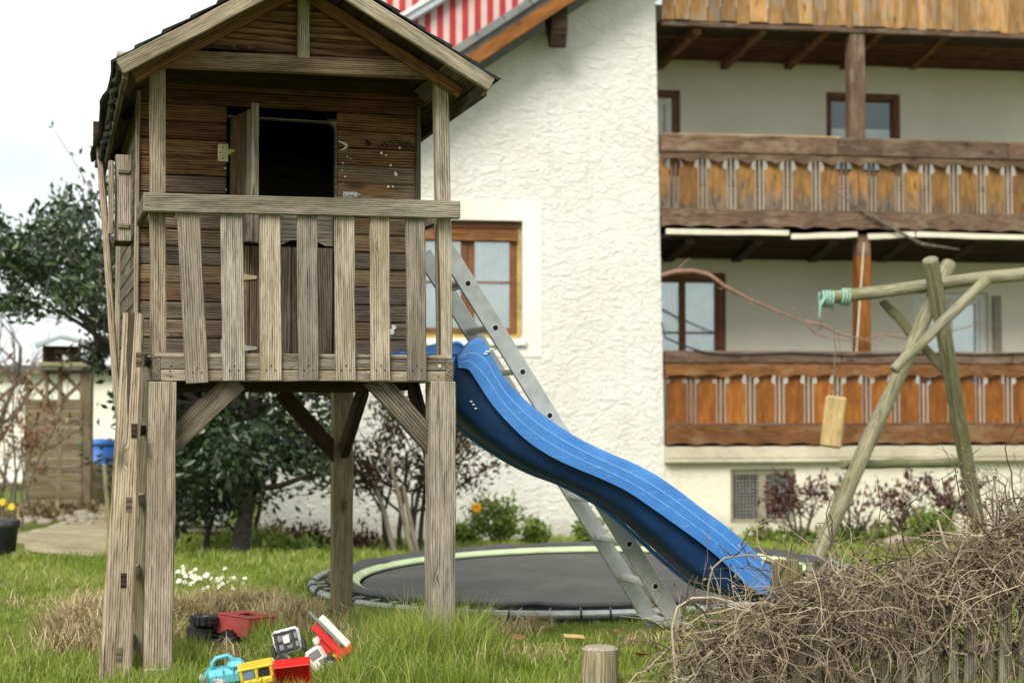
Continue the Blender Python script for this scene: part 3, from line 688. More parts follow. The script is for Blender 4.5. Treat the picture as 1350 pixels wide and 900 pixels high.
# roof planes, from the barge-board lines
eL0, eR0 = P(152, 80, NR), P(652, 105, NR)                  # lower ends of the slopes at the front
apx = P(407.5, -52, NR)
dL = (eL0 - apx); dR = (eR0 - apx)
def slope_pt(side, t, n, up=0.0):
    d = dL if side < 0 else dR; b = apx + d*t; nz = V((-d.z, 0, d.x)).normalized(); nz = nz if nz.z > 0 else -nz
    return V((b.x, n, b.z)) + nz*up
NBK = NB + 0.12
for side, mt in ((-1, W_GREY2), (1, W_GREY)):
    a = slope_pt(side, -0.02, NR, -0.03); b = slope_pt(side, 1.0, NR, -0.03)
    plank('barge_board', ph, a, b, 0.062, 0.028, mt, (0, 0, 1), segs=4, jit=0.0015)
    a = slope_pt(side, 0, NR+0.03, -0.075); b = slope_pt(side, 1.0, NR+0.03, -0.075)
    # roof boards running back along the slope
    nb2 = 9
    for k in range(nb2):
        t = (k+0.5)/nb2; w_ = (dL if side < 0 else dR).length/nb2
        a = slope_pt(side, t, NR+0.016, -0.012); b = slope_pt(side, t, NBK, -0.012)
        if side < 0 and k == nb2-1: b = slope_pt(side, t, NBK-0.02, -0.03)
        plank('roof_board', ph, a, b, w_-0.003, 0.02, W_DARK if k < 7 else W_GBROWN, (dL if side < 0 else dR))
    # rafters
    for n_ in (-0.045, 0.9, NB-0.06):
        plank('rafter', ph, slope_pt(side, 0.0, n_, -0.05), slope_pt(side, 0.93, n_, -0.05), 0.05, 0.04, W_BROWN if n_ < 0 else W_DARK, (0, 0, 1))
    # felt shingle courses, curling a little over the eaves
    nc = 7
    for k in range(nc):
        t0 = k/nc; t1 = (k+1.25)/nc
        if k == nc-1: t1 = 1.012
        m = MB(); nsg = 14; vs = []; fs = []
        for i in range(nsg+1):
            n_ = NR - 0.012 + (NBK + 0.02 - NR)*i/nsg
            j = 0.006*PR.random()
            sag = (0.02*math.sin(i*.9)+0.012*PR.random()) if k == nc-1 else 0
            for (t, up) in ((t0, 0.004+0.002*(nc-k)), (t1 + j*.3 + (0.012*PR.random() if k == nc-1 else 0), 0.012 + 0.002*(nc-k) + j - sag), (t1 + j*.3, 0.004 + 0.002*(nc-k) - sag), (t0, 0.0015+0.002*(nc-k))):
                vs.append(slope_pt(side, t, n_, up))
        for i in range(nsg):
            for q_ in range(4): fs.append((i*4+q_, i*4+(q_+1) % 4, (i+1)*4+(q_+1) % 4, (i+1)*4+q_))
        fs += [(0, 1, 2, 3), tuple(nsg*4+q_ for q_ in (3, 2, 1, 0))]
        m.add(vs, fs); m.build('shingle_course', M_FELT, ph)
    # eaves board
    plank('eaves_board', ph, slope_pt(side, 0.985, NR+0.02, -0.055), slope_pt(side, 0.985, NBK, -0.075), 0.06, 0.022, W_GBROWN, (0, 0, 1))
m = MB(); pts = []; rs = []
for i in range(40):
    t = i/39; pts.append(slope_pt(-1, 1.0 - 0.02*math.sin(i*1.7) , NR + (NBK-NR)*t, -0.03 - 0.03*math.sin(t*3.0) + 0.012*math.sin(i*2.1))); rs.append(0.01 + 0.008*PR.random())
m.tube(pts, rs, 6); m.build('torn_felt_edge', M_FELT, ph)
m = MB(); q = slope_pt(-1, 0.985, NR, 0.012); m.cbox((q.x-0.0, NR-0.008, q.z-0.002), (q.x+0.05, NR+0.02, q.z+0.02), 0.003); m.build('roof_batten_end', W_GREY2, ph)
# gable boards, cut to the slope
zg = P(400, 70, 0.0).z; k = 0
while True:
    z0 = zg + 0.072*k; z1 = z0 + 0.069
    def sx(side, z): d = dL if side < 0 else dR; t = (z - (apx.z - 0.05)) / d.z; return apx.x + d.x*max(t, 0)
    if z0 > apx.z - 0.09: break
    zz = min(z1, apx.z - 0.055)
    m = MB(); m.prism([(sx(-1, z0)+0.02, z0), (sx(1, z0)-0.02, z0), (sx(1, zz)-0.02, zz), (sx(-1, zz)+0.02, zz)], 'n', 0.012, 0.03)
    m.build('gable_board', [W_BROWN, W_BROWN, W_BROWN][k % 3], ph)
    m = MB(); m.prism([(sx(-1, z0)+0.02, z0), (sx(1, z0)-0.02, z0), (sx(1, zz)-0.02, zz), (sx(-1, zz)+0.02, zz)], 'n', NB-0.02, NB-0.002); m.build('gable_board', W_DARK, ph)
    m = MB(); m.prism([(sx(-1, z0)+0.02, z0), (sx(1, z0)-0.02, z0), (sx(1, zz)-0.02, zz), (sx(-1, zz)+0.02, zz)], 'n', NH-0.009, NH+0.011); m.build('gable_board', W_RED, ph); k += 1
# shutter standing open on the left side wall
sh0 = P(172, 205, 0.78); zs0, zs1 = P(160, 318, 0.78).z, P(160, 207, 0.78).z
shut = plank('shutter', ph, (SHL-0.05, 0.78, zs0+0.0), (SHL-0.05, 0.78, zs1+0.01), 0.078, 0.02, W_GREY, (1, 0, 0))
plank('shutter_board', shut, (SHL-0.105, 0.785, zs0+0.03), (SHL-0.105, 0.785, zs1-0.02), 0.026, 0.02, W_GREY2, (1, 0, 0), True)
for zz in (zs0+0.07, zs1-0.07): plank('shutter_ledge', shut, (SHL-0.02, 0.765, zz), (SHL-0.075, 0.765, zz), 0.022, 0.012, W_GREEN if zz < zs0+.1 else W_GREY, (0, 0, 1), True)
m = MB(); m.box((SHL-0.085, 0.80, zs0+0.0), (SHL-0.005, 1.02, zs0+0.02)); m.build('shutter_box', W_DARK, shut, True)

# ------------------------------------------------------------------ loose batten leaning on the eaves behind the ladder
bt = P(131, 192, 1.9); wq = PH.W(bt); bw_ = PH.L(178, 640, 1.9); wb = PH.W((bw_.x, 1.9, 0))
lb = thing('wooden_batten', 'long thin grey batten leaning upright against the left eaves of the playhouse', 'batten', (wb.x, wb.y, gz(wb.x, wb.y)))
plank('strip', lb, (0, 0, 0), wq - lb.location, 0.034, 0.024, W_GREY2, (1, 0, 0), segs=4, jit=0.003)

# ------------------------------------------------------------------ wooden ladder on the left of the playhouse
n1 = -0.03
base = P(151, 905, n1); top = P(176.5, 413, n1)
wl_ = PH.W((base.x, n1, 0))
wlad = thing('wooden_ladder', 'old grey wooden ladder with mortised stringers on the playhouse left side', 'ladder', wl_, (0, 0, PH.yaw))
ofs = V((base.x, n1, 0)); b0 = V((0, 0, gz(wl_.x, wl_.y)-0.03)); t0 = top - ofs
def strg(dv, mt, top_cut=0.0):
    """a tapered stringer built as a board with square mortises let into its face"""
    X = (t0 - b0); L = X.length - top_cut; X.normalize(); Y = V((1, 0, 0)); Y = (Y - X*Y.dot(X)).normalized(); Z = X.cross(Y)
    M = Matrix(((X.x, Y.x, Z.x, 0), (X.y, Y.y, Z.y, 0), (X.z, Y.z, Z.z, 0), (0, 0, 0, 1))); M.translation = b0 + dv
    vs = []; n_ = 8; fs = []
    for i in range(n_+1):
        t = i/n_; w_ = 0.066*(1-t) + 0.041*t; h_ = 0.034; j = PR.uniform(-.0025, .0025); c = 0.012
        vs += [(L*t, -w_+c+j, -h_), (L*t, w_-c+j, -h_), (L*t, w_+j, -h_+c), (L*t, w_+j, h_-c), (L*t, w_-c+j, h_), (L*t, -w_+c+j, h_), (L*t, -w_+j, h_-c), (L*t, -w_+j, -h_+c)]
    for i in range(n_):
        for k_ in range(8): fs.append((i*8+k_, i*8+(k_+1) % 8, (i+1)*8+(k_+1) % 8, (i+1)*8+k_))
    fs += [tuple(range(8)), tuple(n_*8+k_ for k_ in range(7, -1, -1))]
    mb = MB(); mb.add(vs, fs)
    return meshobj('stringer', mb.mesh('stringer'), mt, wlad, False, M)
st1 = strg(V((0, 0, 0)), W_GREY2)
st2 = strg(V((0.075, 0.42, -0.0)), W_MOSS, 0.25)
for (mx, my) in ((183, 474), (177, 568), (170, 665), (163, 765), (157, 863)):
    c_ = P(mx, my, n1-0.036) - ofs
    m = MB(); m.box((c_.x-0.012, -0.0355, c_.z-0.03), (c_.x+0.012, -0.03, c_.z+0.03)); o = m.build('mortise_plug', W_DARK if my in (568, 765) else W_GBROWN, st1, True)
    plank('rung', wlad, (c_.x+0.01, 0.03, c_.z+0.0), (c_.x + 0.085, 0.45, c_.z + 0.0), 0.045, 0.028, W_GREY2, (0, 0, 1))
# ------------------------------------------------------------------ blue slide
NS = 0.15
sl_o = PH.W((P(600, 480, NS).x, NS, 0)); SF = Frame(sl_o, PH.yaw); SF.o.z = 0
slide = thing('slide', 'bright blue plastic wave slide running down from the playhouse deck', 'slide', SF.o, (0, 0, PH.yaw))
def cr(pts, xs):
    """smooth curve through points, sampled at xs"""
    px = np.array([p[0] for p in pts], float); py = np.array([p[1] for p in pts], float)
    m_ = np.gradient(py, px); out = []
    for x in xs:
        i = int(np.clip(np.searchsorted(px, x) - 1, 0, len(px)-2)); h = px[i+1]-px[i]; t = (x-px[i])/h
        out.append((2*t**3-3*t**2+1)*py[i] + (t**3-2*t**2+t)*h*m_[i] + (-2*t**3+3*t**2)*py[i+1] + (t**3-t**2)*h*m_[i+1])
    return np.array(out)
topc = [(602, 472), (610, 462), (618, 453), (629, 445.5), (642, 450), (651, 467), (662, 489), (684, 515.5), (711, 540), (738, 560), (769, 579), (809, 598), (840, 611), (871, 627.5), (902, 649), (933, 673), (964, 695.5), (991, 719), (1018, 746)]
lowc = [(602, 484), (610, 485), (618, 487), (627, 500), (649, 533), (671, 558), (693, 579), (724, 600), (756, 615.5), (791, 630), (827, 647.5), (862, 671), (893, 693), (924, 715.5), (951, 738), (973, 760), (993, 777), (1018, 786)]
botc = [(598, 529), (618, 549), (649, 575.5), (684, 600), (716, 618.7), (738, 629), (773, 642), (809, 660), (844, 682), (871, 704.5), (902, 733), (929, 757), (960, 781), (985, 790), (1018, 797)]
xs = np.concatenate([np.linspace(604, 660, 18), np.linspace(668, 1018, 44)])
T_, L_, B_ = cr(topc, xs), cr(lowc, xs), cr(botc, xs)
WD = 0.46
st = []
for x, a, b, c in zip(xs, T_, L_, B_):
    pa, pb = SF.L(x, a, 0.0), SF.L(x, b, 0.0); s = (pa.x+pb.x)/2
    pc = SF.L(x, c, 0.06); st.append((s, pa.z, min(pb.z, pa.z-0.02), min(pc.z, pb.z-0.012)))
def loft(secs, closed=True, ends=True):
    m = MB(); k = len(secs[0]); vs = [p for s in secs for p in s]; fs = []
    for i in range(len(secs)-1):
        for q in range(k if closed else k-1):
            q2 = (q+1) % k; fs.append((i*k+q, i*k+q2, (i+1)*k+q2, (i+1)*k+q))
    if ends and closed: fs += [tuple(range(k)), tuple((len(secs)-1)*k+q for q in range(k-1, -1, -1))]
    m.add(vs, fs); return m
def hood(i): return 1.0
# chute: bed, inner walls, underside
secs = []
for i, (s, zt_, zl_, zb_) in enumerate(st):
    bed = zl_ + (zt_-zl_)*0.25 if i > 14 else min(zl_ + (zt_-zl_)*0.2, zt_-0.02)
    secs.append([(s, 0.055, zt_-0.012), (s, 0.075, bed+0.02), (s, 0.10, bed), (s, WD-0.10, bed), (s, WD-0.075, bed+0.02), (s, WD-0.055, zt_-0.012), (s, WD-0.045, zl_+0.004), (s, WD-0.07, zb_+0.03), (s, WD-0.1, zb_), (s, 0.1, zb_), (s, 0.07, zb_+0.03), (s, 0.045, zl_+0.004)])
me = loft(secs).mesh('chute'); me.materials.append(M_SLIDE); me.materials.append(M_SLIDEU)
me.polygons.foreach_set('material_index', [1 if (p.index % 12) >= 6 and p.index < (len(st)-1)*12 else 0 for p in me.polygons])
ch = meshobj('chute', me, None, slide); me.polygons.foreach_set('use_smooth', [True]*len(me.polygons))
# side flanges: a rolled top rim with an outer skirt carrying two raised seams
for sgn, base_n in ((1, 0.0), (-1, WD)):
    secs = []
    for (s, zt_, zl_, zb_) in st:
        h = zt_-zl_; q = lambda n, z: (s, base_n + sgn*n, z)
        secs.append([q(0.0, zl_), q(0.001, zl_+h*0.33), q(0.006, zl_+h*0.345), q(0.008, zl_+h*0.63), q(0.013, zl_+h*0.645), q(0.02, zl_+h*0.9), q(0.026, zl_+h*0.975), q(0.036, zt_), q(0.05, zt_), q(0.058, zt_-0.012), q(0.05, zt_-0.012), q(0.034, zt_-0.012), q(0.02, zl_+h*0.6), q(0.006, zl_)])
    m = loft(secs); o = m.build('side_flange', M_SLIDE, slide)
    for f0, nn, r in ((0.338, 0.003, 0.0017), (0.638, 0.0105, 0.0021)):
        m = MB(); m.tube([(s, base_n + sgn*(nn-0.001), zl_+(zt_-zl_)*f0) for (s, zt_, zl_, zb_) in st[1:]], r, 5); m.build('seam', M_SEAM, o, True, smooth=True)
# lower edge bead along the underside, and scuff marks
m = MB(); m.tube([(s, WD-0.02, zb_+0.004) for (s, zt_, zl_, zb_) in st], 0.011, 6); m.build('lower_bead', M_SLIDE, slide, smooth=True)
m = MB()
for (x, y) in ((640, 466), (643, 463), (648, 460)):
    q = SF.L(x, y, 0.012); m.cbox((q.x-0.009, 0.008, q.z-0.004), (q.x+0.009, 0.02, q.z+0.003), 0.001)
m.build('scuff', M_WHITE, slide)
m = MB(); rr = random.Random(5)
for x, y in ((621, 529), (624, 533), (627, 538)):
    q = SF.L(x, y, 0.05); m.cbox((q.x-0.005, 0.046, q.z-0.004), (q.x+0.006, 0.06, q.z+0.003), 0.001)
m.build('scuff', M_WHITE, slide)
# the little entry tray that hooks over the deck
m = MB(); zq = st[0][2]; m.cbox((-0.25, 0.06, Zdeck+0.022), (0.03, WD-0.06, Zdeck+0.04), 0.006); m.build('entry_tray', M_SLIDE, slide)
m = MB(); q = SF.L(560, 466, WD-0.05); m.prism([(q.x-0.02, Zdeck+0.025), (0.02, Zdeck+0.025), (0.02, q.z+0.05), (-0.05, q.z+0.03), (q.x-0.02, q.z-0.02)], 'n', WD-0.06, WD-0.03); m.build('entry_side', M_SLIDE, slide)

# ------------------------------------------------------------------ aluminium ladder
NL = 0.70; LW = 0.42
f0 = PH.W(PH.L(911, 850, NL)); LF = Frame((f0.x, f0.y, 0), PH.yaw)
alad = thing('aluminium_ladder', 'silver aluminium ladder leaning against the playhouse behind the blue slide', 'ladder', (f0.x, f0.y, 0), (0, 0, PH.yaw))
h1, h2 = LF.L(897, 827, 0), LF.L(616, 374, 0)
d = (h2-h1); per = d/8.0; d_ = d.normalized()
foot = h1 - per*0.42; topp = h2 + per*0.85
Wd = V((1, 0, 0)); 
for n_ in (0.0, LW):
    dn = V((0, n_, 0)); pr = V((d_.z, 0, -d_.x))
    # a box stile with a cut foot
    hw, ht = 0.043, 0.0125
    a_, b_ = foot + dn, topp + dn
    X = (b_-a_); L = X.length; X.normalize()
    m = MB(); vs = []
    for x in (0, L):
        for (w_, t_) in ((-hw, -ht+.002), (-hw, ht-.002), (-hw+.002, ht), (hw-.002, ht), (hw, ht-.002), (hw, -ht+.002), (hw-.002, -ht), (-hw+.002, -ht)):
            xx = x + (0.02*(w_/hw) if x == 0 else 0)
            vs.append(a_ + X*xx + pr*w_ + V((0, t_, 0)))
    fs = [(k, (k+1) % 8, 8+(k+1) % 8, 8+k) for k in range(8)] + [tuple(range(7, -1, -1)), tuple(range(8, 16))]
    m.add(vs, fs); o = m.build('stile', M_ALU, alad)
    for k in range(9):
        c_ = h1 + per*k + dn; y_ = -ht-0.001 if n_ == 0 else ht+0.001
        m = MB(); sgn = -1 if n_ == 0 else 1
        for r_, y0, y1, part in ((0.0145, 0, 0.003, 0),):
            ring = []
            for j in range(12):
                a = math.pi*2*j/12; ring.append((math.cos(a), math.sin(a)))
            def sq(p, r): mmx = max(abs(p[0]), abs(p[1])); return (p[0]/mmx*r*0.55 + p[0]*r*0.45, p[1]/mmx*r*0.55 + p[1]*r*0.45)
            V1 = []; 
            for rad, yy in ((0.019, 0), (0.019, 0.003), (0.0135, 0.003), (0.0125, -0.0005)):
                for p in ring:
                    u_, w_ = sq(p, rad); V1.append(c_ + X*u_ + pr*w_ + V((0, sgn*(ht+yy), 0)))
            F1 = [(i*12+j, i*12+(j+1) % 12, (i+1)*12+(j+1) % 12, (i+1)*12+j) for i in range(3) for j in range(12)]
            m.add(V1, F1)
        m.build('rung_collar', M_ALU2, o, True)
        m = MB(); V1 = [c_ + X*sq(p, 0.0125)[0] + pr*sq(p, 0.0125)[1] + V((0, sgn*(ht+0.0008), 0)) for p in ring]; m.add(V1, [tuple(range(12))]); m.build('rung_hole', M_NAIL, o, True)
for k in range(9):
    c_ = h1 + per*k
    o = plank('rung', alad, c_ + V((0, 0.012, 0)), c_ + V((0, LW-0.012, 0)), 0.06, 0.024, M_ALU2, (1, 0, 0), c=0.005, segs=0, jit=0)
    m = MB()
    for j in range(7): m.cbox((c_.x-0.024+0.008*j-0.002, 0.02, c_.z+0.0115), (c_.x-0.024+0.008*j+0.002, LW-0.02, c_.z+0.0145), 0.0004)
    m.build('tread_ribs', M_ALU2, o, True)

# ------------------------------------------------------------------ trampoline
tc_ = at(766, 757, 10.5); tc_.z += 0.035; TR = 1.84
tr = thing('trampoline', 'large round black trampoline with a pale green ring, low on the lawn', 'trampoline', tc_, (math.radians(0.5), math.radians(-1.2), 0))
def ringm(m, r0, r1, z0, z1, sides=72, th=0.012):
    m.lathe([(r0, z0-th), (r1, z1-th), (r1, z1), (r0, z0), (r0, z0-th)], (0, 0, 0), sides); return m
m = MB(); m.lathe([(0.0, -0.062), (0.6, -0.061), (1.2, -0.056), (1.5, -0.05)], (0, 0, 0), 72); m.build('jumping_mat', M_MAT, tr, smooth=True)
ringm(MB(), 1.52, 1.57, -0.03, -0.005).build('green_band', M_LIME, tr, smooth=False)
m = MB()
nn = 96; prof = [(1.572, -0.012), (1.62, 0.008), (1.68, 0.016), (1.73, 0.014), (1.752, 0.002), (1.74, -0.012), (1.6, -0.02), (1.572, -0.03)]
vs = []; fs = []
for k in range(nn):
    a = 2*math.pi*k/nn
    for r, h in prof: vs.append(((r + 0.008*math.sin(a*11) + 0.006*math.sin(a*23+1))*math.cos(a), (r + 0.008*math.sin(a*11))*math.sin(a), h + 0.005*math.sin(a*17) + 0.004*math.sin(a*31)))
for k in range(nn):
    for q in range(len(prof)): fs.append((k*8+q, k*8+(q+1) % 8, ((k+1) % nn)*8+(q+1) % 8, ((k+1) % nn)*8+q))
m.add(vs, fs); m.build('edge_pad', M_RUBBER2, tr, smooth=True)
m = MB(); pts = [(TR*math.cos(2*math.pi*k/80), TR*math.sin(2*math.pi*k/80), -0.038) for k in range(81)]; m.tube(pts, 0.027, 10, False); m.build('frame_tube', M_STEEL, tr, smooth=True)
m = MB(); m.lathe([(1.752, -0.004), (1.75, -0.1), (1.75, -0.24)], (0, 0, 0), 72); m.build('black_skirt', M_RUBBER, tr)
for k in range(30):
    a = math.radians(190 + 160*k/29) 
    m = MB(); p0 = V((1.74*math.cos(a), 1.74*math.sin(a), -0.014)); p1 = V((1.825*math.cos(a), 1.825*math.sin(a), -0.012))
    m.tube([p0, p1], [0.005, 0.006], 7); m.build('spring', M_STEEL, tr)
for k in range(20):
    a = math.radians(184 + 172*k/19 + 2*math.sin(k*3)); c_ = V((TR*math.cos(a), TR*math.sin(a), -0.038)); e = V((math.cos(a), math.sin(a), 0)); m = MB()
    wide = k % 5 == 2
    m.tube([c_ + e*0.031*math.cos(b) + V((0, 0, 0.031*math.sin(b))) for b in [i*math.pi/5 - .6 for i in range(9)]], 0.014 if wide else 0.006, 6); m.build('strap', M_BLACK, tr)
for a in (200, 240, 270, 300, 340):
    a = math.radians(a); m = MB(); c_ = V((TR*math.cos(a), TR*math.sin(a), 0)); m.tube([c_ + V((0, 0, -0.07)), c_ + V((0, 0, -0.24))], 0.02, 8); m.build('leg', M_STEEL, tr)
# ------------------------------------------------------------------ the big house
ho = at(869, 500, 19.6); HZ = -0.62
HF = Frame((ho.x, ho.y, HZ), math.radians(8.4)); H = HF.L
house = thing('house', 'large white stucco house with three wooden balconies', 'house', HF.o, (0, 0, HF.yaw))
def grid_wall(scuts, zcuts, holes, n0, n1, ztop=None, xshift=None):
    """upright wall with rectangular openings; the top row may follow a roof line"""
    m = MB(); S = sorted(scuts); Z = sorted(zcuts)
    solid = lambda i, j: 0 <= i < len(S)-1 and 0 <= j < len(Z)-1 and not any(h[0] <= (S[i]+S[i+1])/2 <= h[1] and h[2] <= (Z[j]+Z[j+1])/2 <= h[3] for h in holes)
    def pt(i, j, n):
        z = Z[j] if not (ztop and j == len(Z)-1) else ztop(S[i]); s = S[i] + (xshift(S[i], z) if xshift else 0)
        return (s, n, z)
    for i in range(len(S)-1):
        for j in range(len(Z)-1):
            if not solid(i, j): continue
            m.add([pt(i, j, n0), pt(i+1, j, n0), pt(i+1, j+1, n0), pt(i, j+1, n0)], [(0, 1, 2, 3)])
            m.add([pt(i, j, n1), pt(i+1, j, n1), pt(i+1, j+1, n1), pt(i, j+1, n1)], [(3, 2, 1, 0)])
            for di, dj, e in ((-1, 0, ((i, j), (i, j+1))), (1, 0, ((i+1, j), (i+1, j+1))), (0, -1, ((i, j), (i+1, j))), (0, 1, ((i, j+1), (i+1, j+1)))):
                if not solid(i+di, j+dj):
                    (a, b), (c, d) = e; m.add([pt(a, b, n0), pt(c, d, n0), pt(c, d, n1), pt(a, b, n1)], [(0, 1, 2, 3)])
    return m
NRB = 1.7                                                  # how far the balcony wall lies behind the front
# gable wall on the left
wx0, wx1 = H(547, 370).x, H(689, 370).x; wz0, wz1 = H(620, 446).z, H(620, 290).z
sL = H(342, 600).x
r0, r1 = H(637, 92), H(780, 0.0); rs_ = (r1.z-r0.z)/(r1.x-r0.x)
roofz = lambda s: r0.z + (s-r0.x)*rs_
top0 = wz1 + 0.15
def batter(s, z): return 0.0 if s < -0.2 else 0.105*(1 - z/6.2) - 0.02      # the old corner leans in a little towards the top
m = grid_wall([sL, sL+1.0, wx0, wx1, -1.0, 0.0], [-0.4, wz0, wz1, top0, top0+1], [(wx0, wx1, wz0, wz1)], 0.0, 0.34, roofz, batter)
m.build('gable_wall', M_STUCCO, house, fix=False)
m = MB(); m.box((-0.3, 0.341, -0.4), (-0.05, NRB+0.3, 6.3)); m.build('return_wall', M_SMOOTH, house)
m = MB(); m.box((sL+0.002, 0.341, -0.4), (sL+0.3, 8.0, roofz(sL)-0.1)); m.build('side_wall', M_STUCCO, house)
# smooth surround of the window in the gable wall
fx0, fx1, fz0, fz1 = wx0-0.26, H(714, 370).x, H(650, 470).z, H(650, 264).z
m = grid_wall([fx0, wx0, wx1, fx1], [fz0, wz0, wz1, fz1], [(wx0, wx1, wz0, wz1)], -0.014, 0.02); m.build('window_surround', M_SMOOTH, house, fix=False)

def window(s0, s1, z0, z1, n, mat_f, fr=0.07, sash=0.06, mull=(0.5,), transom=(), back='curtain', mat_sash=None, lower=None, label=None, outer=None, gl=None):
    """frame > outer frame members, sashes, panes, and what hangs behind the glass"""
    ms = mat_sash or mat_f
    m = MB()
    for lo, hi in (((s0, z0), (s0+fr, z1)), ((s1-fr, z0), (s1, z1)), ((s0+fr, z1-fr), (s1-fr, z1)), ((s0+fr, z0), (s1-fr, z0+fr))):
        m.cbox((lo[0], n-0.03, lo[1]), (hi[0], n+0.05, hi[1]), 0.006)
    w = m.build('window', mat_f, house)
    if label: w['label'] = label
    i0, i1 = s0+fr+0.002, s1-fr-0.002
    edges = [i0] + [i0 + (i1-i0)*k for k in mull] + [i1]
    for a, b in zip(edges, edges[1:]):
        m = MB(); a += 0.002; b -= 0.002; y0, y1 = z0+fr+0.002, z1-fr-0.002
        for lo, hi in (((a, y0), (a+sash, y1)), ((b-sash, y0), (b, y1)), ((a+sash, y1-sash), (b-sash, y1)), ((a+sash, y0), (b-sash, y0+sash))):
            m.cbox((lo[0], n-0.012, lo[1]), (hi[0], n+0.04, hi[1]), 0.006)
        for t in transom:
            zc = y0 + (y1-y0)*t; m.cbox((a+sash, n, zc-0.014), (b-sash, n+0.03, zc+0.014), 0.003)
        m.build('sash', ms, w, True)
        m = MB(); m.box((a+sash-0.01, n+0.018, y0+sash-0.01), (b-sash+0.01, n+0.022, y1-sash+0.01)); m.build('pane', gl or (M_GLASSD if lower else M_GLASS), w, True)
        if back == 'curtain':
            m = MB(); nn = 26
            vs = []
            for k in range(nn+1):
                x = a + (b-a)*k/nn; d = 0.012*math.sin(k*1.9); vs += [(x, n+0.055+d, y0), (x, n+0.055+d, y1 - 0.02)]
            m.add(vs, [(2*k, 2*k+2, 2*k+3, 2*k+1) for k in range(nn)]); m.build('curtain', M_CURTAIN, w, True)
        if lower:
            m = MB(); m.box((a+sash*0.2, n+0.05, y0), (b-sash*0.2, n+0.06, y0+(y1-y0)*lower)); m.build('half_blind', M_CURTAIN, w, True)
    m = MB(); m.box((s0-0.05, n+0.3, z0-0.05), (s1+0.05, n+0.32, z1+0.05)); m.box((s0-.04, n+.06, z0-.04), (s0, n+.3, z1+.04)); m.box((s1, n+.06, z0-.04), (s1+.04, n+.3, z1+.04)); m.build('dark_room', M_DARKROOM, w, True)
    return w
w1 = window(wx0+0.0, wx1, wz0, wz1, 0.14, W_OCHRE, 0.055, 0.085, (0.5,), (0.48,), 'curtain', W_FRAME, label='brown casement window with ochre edge in the gable wall')
hd = H(650, 306)
m = MB(); m.cbox((wx0+0.05, 0.07, H(650, 302, .1).z), (wx1-0.06, 0.115, wz1-0.01), 0.01); m.build('roller_box', W_FRAME, w1, True)
m = MB(); m.cbox((wx0+0.05, 0.06, H(650, 318, .1).z), (wx1-0.06, 0.11, H(650, 303, .1).z), 0.008); m.build('roller_slat', W_RAIL2, w1, True)
m = MB(); m.cbox((wx0-0.04, -0.07, H(650, 456).z), (H(693, 450).x, 0.13, wz0-0.002), 0.01); m.build('window_sill', M_WHITE, house)

# balcony wall with its windows
X = lambda px, n=NRB: H(px, 300, n).x
Zh = lambda py, n=NRB, px=1100: H(px, py, n).z
wins = []
def rect(p0, q0, p1, q1, n=NRB): return (H(p0, q0, n).x, H(p1, q0, n).x, H((p0+p1)/2, q1, n).z, H((p0+p1)/2, q0, n).z)
uL, uM = rect(838, 118, 897, 232), rect(1089, 123, 1187, 232)
lL, lR = rect(846, 359, 957, 500), rect(1204, 386, 1303, 520)
cel = rect(963, 618, 1048, 689, 0.02)
S_R = 7.2
zf1, zf2 = Zh(590), Zh(318)
sc = [-0.05, S_R]; zc_ = [-0.4, 7.4]; holes = []
for w in (uL, uM, lL, lR):
    hh = (max(w[0], -0.04), w[1], w[2], w[3]); holes.append(hh); sc += [hh[0], hh[1]]; zc_ += [hh[2], hh[3]]
m = grid_wall(sc, [z for z in zc_ if z > H(1000, 600, NRB).z or z == 7.4] + [H(1000, 600, NRB).z - 0.2], holes, NRB, NRB+0.3); m.build('balcony_wall', M_BACKWALL, house, fix=False)
window(*uL, NRB+0.1, W_FRAME, 0.1, 0.1, (0.5,), (), None, M_WHITE, 0.42, 'brown window with white sash beside the gable corner')
window(*uM, NRB+0.1, W_FRAME, 0.075, 0.03, (0.5,), (), None, W_FRAME, 0.6, 'brown window with pale half blinds behind the upper post')
window(*lL, NRB+0.1, W_FRAME, 0.09, 0.045, (0.5,), (0.43,), 'curtain', W_FRAME, label='brown window with net curtains on the lower balcony')
window(*lR, NRB+0.1, M_WHITE, 0.1, 0.06, (0.5,), (), 'curtain', M_WHITE, label='white framed balcony door behind the swing frame')
q0, q1 = H(1309, 390, NRB-.04), H(1321, 470, NRB-.04); m = MB(); m.cbox((q0.x, NRB-0.05, q1.z-.4), (q1.x, NRB-0.005, q0.z), 0.01); m.build('shutter_panel', M_CELLAR, house)
# ground floor below the lower balcony, with the cellar window
zs = H(1000, 604, 0.02).z
m = grid_wall([0.0, cel[0], cel[1], S_R], [-0.4, cel[2], cel[3], zs], [cel], 0.02, 0.4); m.build('base_wall', M_BASE, house, fix=False)
m = MB()
for lo, hi in (((cel[0], cel[2]), (cel[0]+.05, cel[3])), ((cel[1]-.05, cel[2]), (cel[1], cel[3])), ((cel[0]+.05, cel[3]-.08), (cel[1]-.05, cel[3])), ((cel[0]+.05, cel[2]), (cel[1]-.05, cel[2]+.05)), (((cel[0]+cel[1])/2-.05, cel[2]+.05), ((cel[0]+cel[1])/2+.05, cel[3]-.08))):
    m.cbox((lo[0], 0.05, lo[1]), (hi[0], 0.1, hi[1]), 0.006)
cw = m.build('cellar_window', M_CELLAR, house); cw['label'] = 'grey twin cellar window with wire mesh'
m = MB()
for k in range(18):
    x = cel[0]+.05 + (cel[1]-cel[0]-.1)*k/17; m.box((x-.004, .072, cel[2]+.04), (x+.004, .08, cel[3]-.06))
for k in range(14):
    z = cel[2]+.04 + (cel[3]-cel[2]-.1)*k/13; m.box((cel[0]+.04, .0805, z-.004), (cel[1]-.04, .0885, z+.004))
m.build('wire_mesh', M_MESH, cw, True)
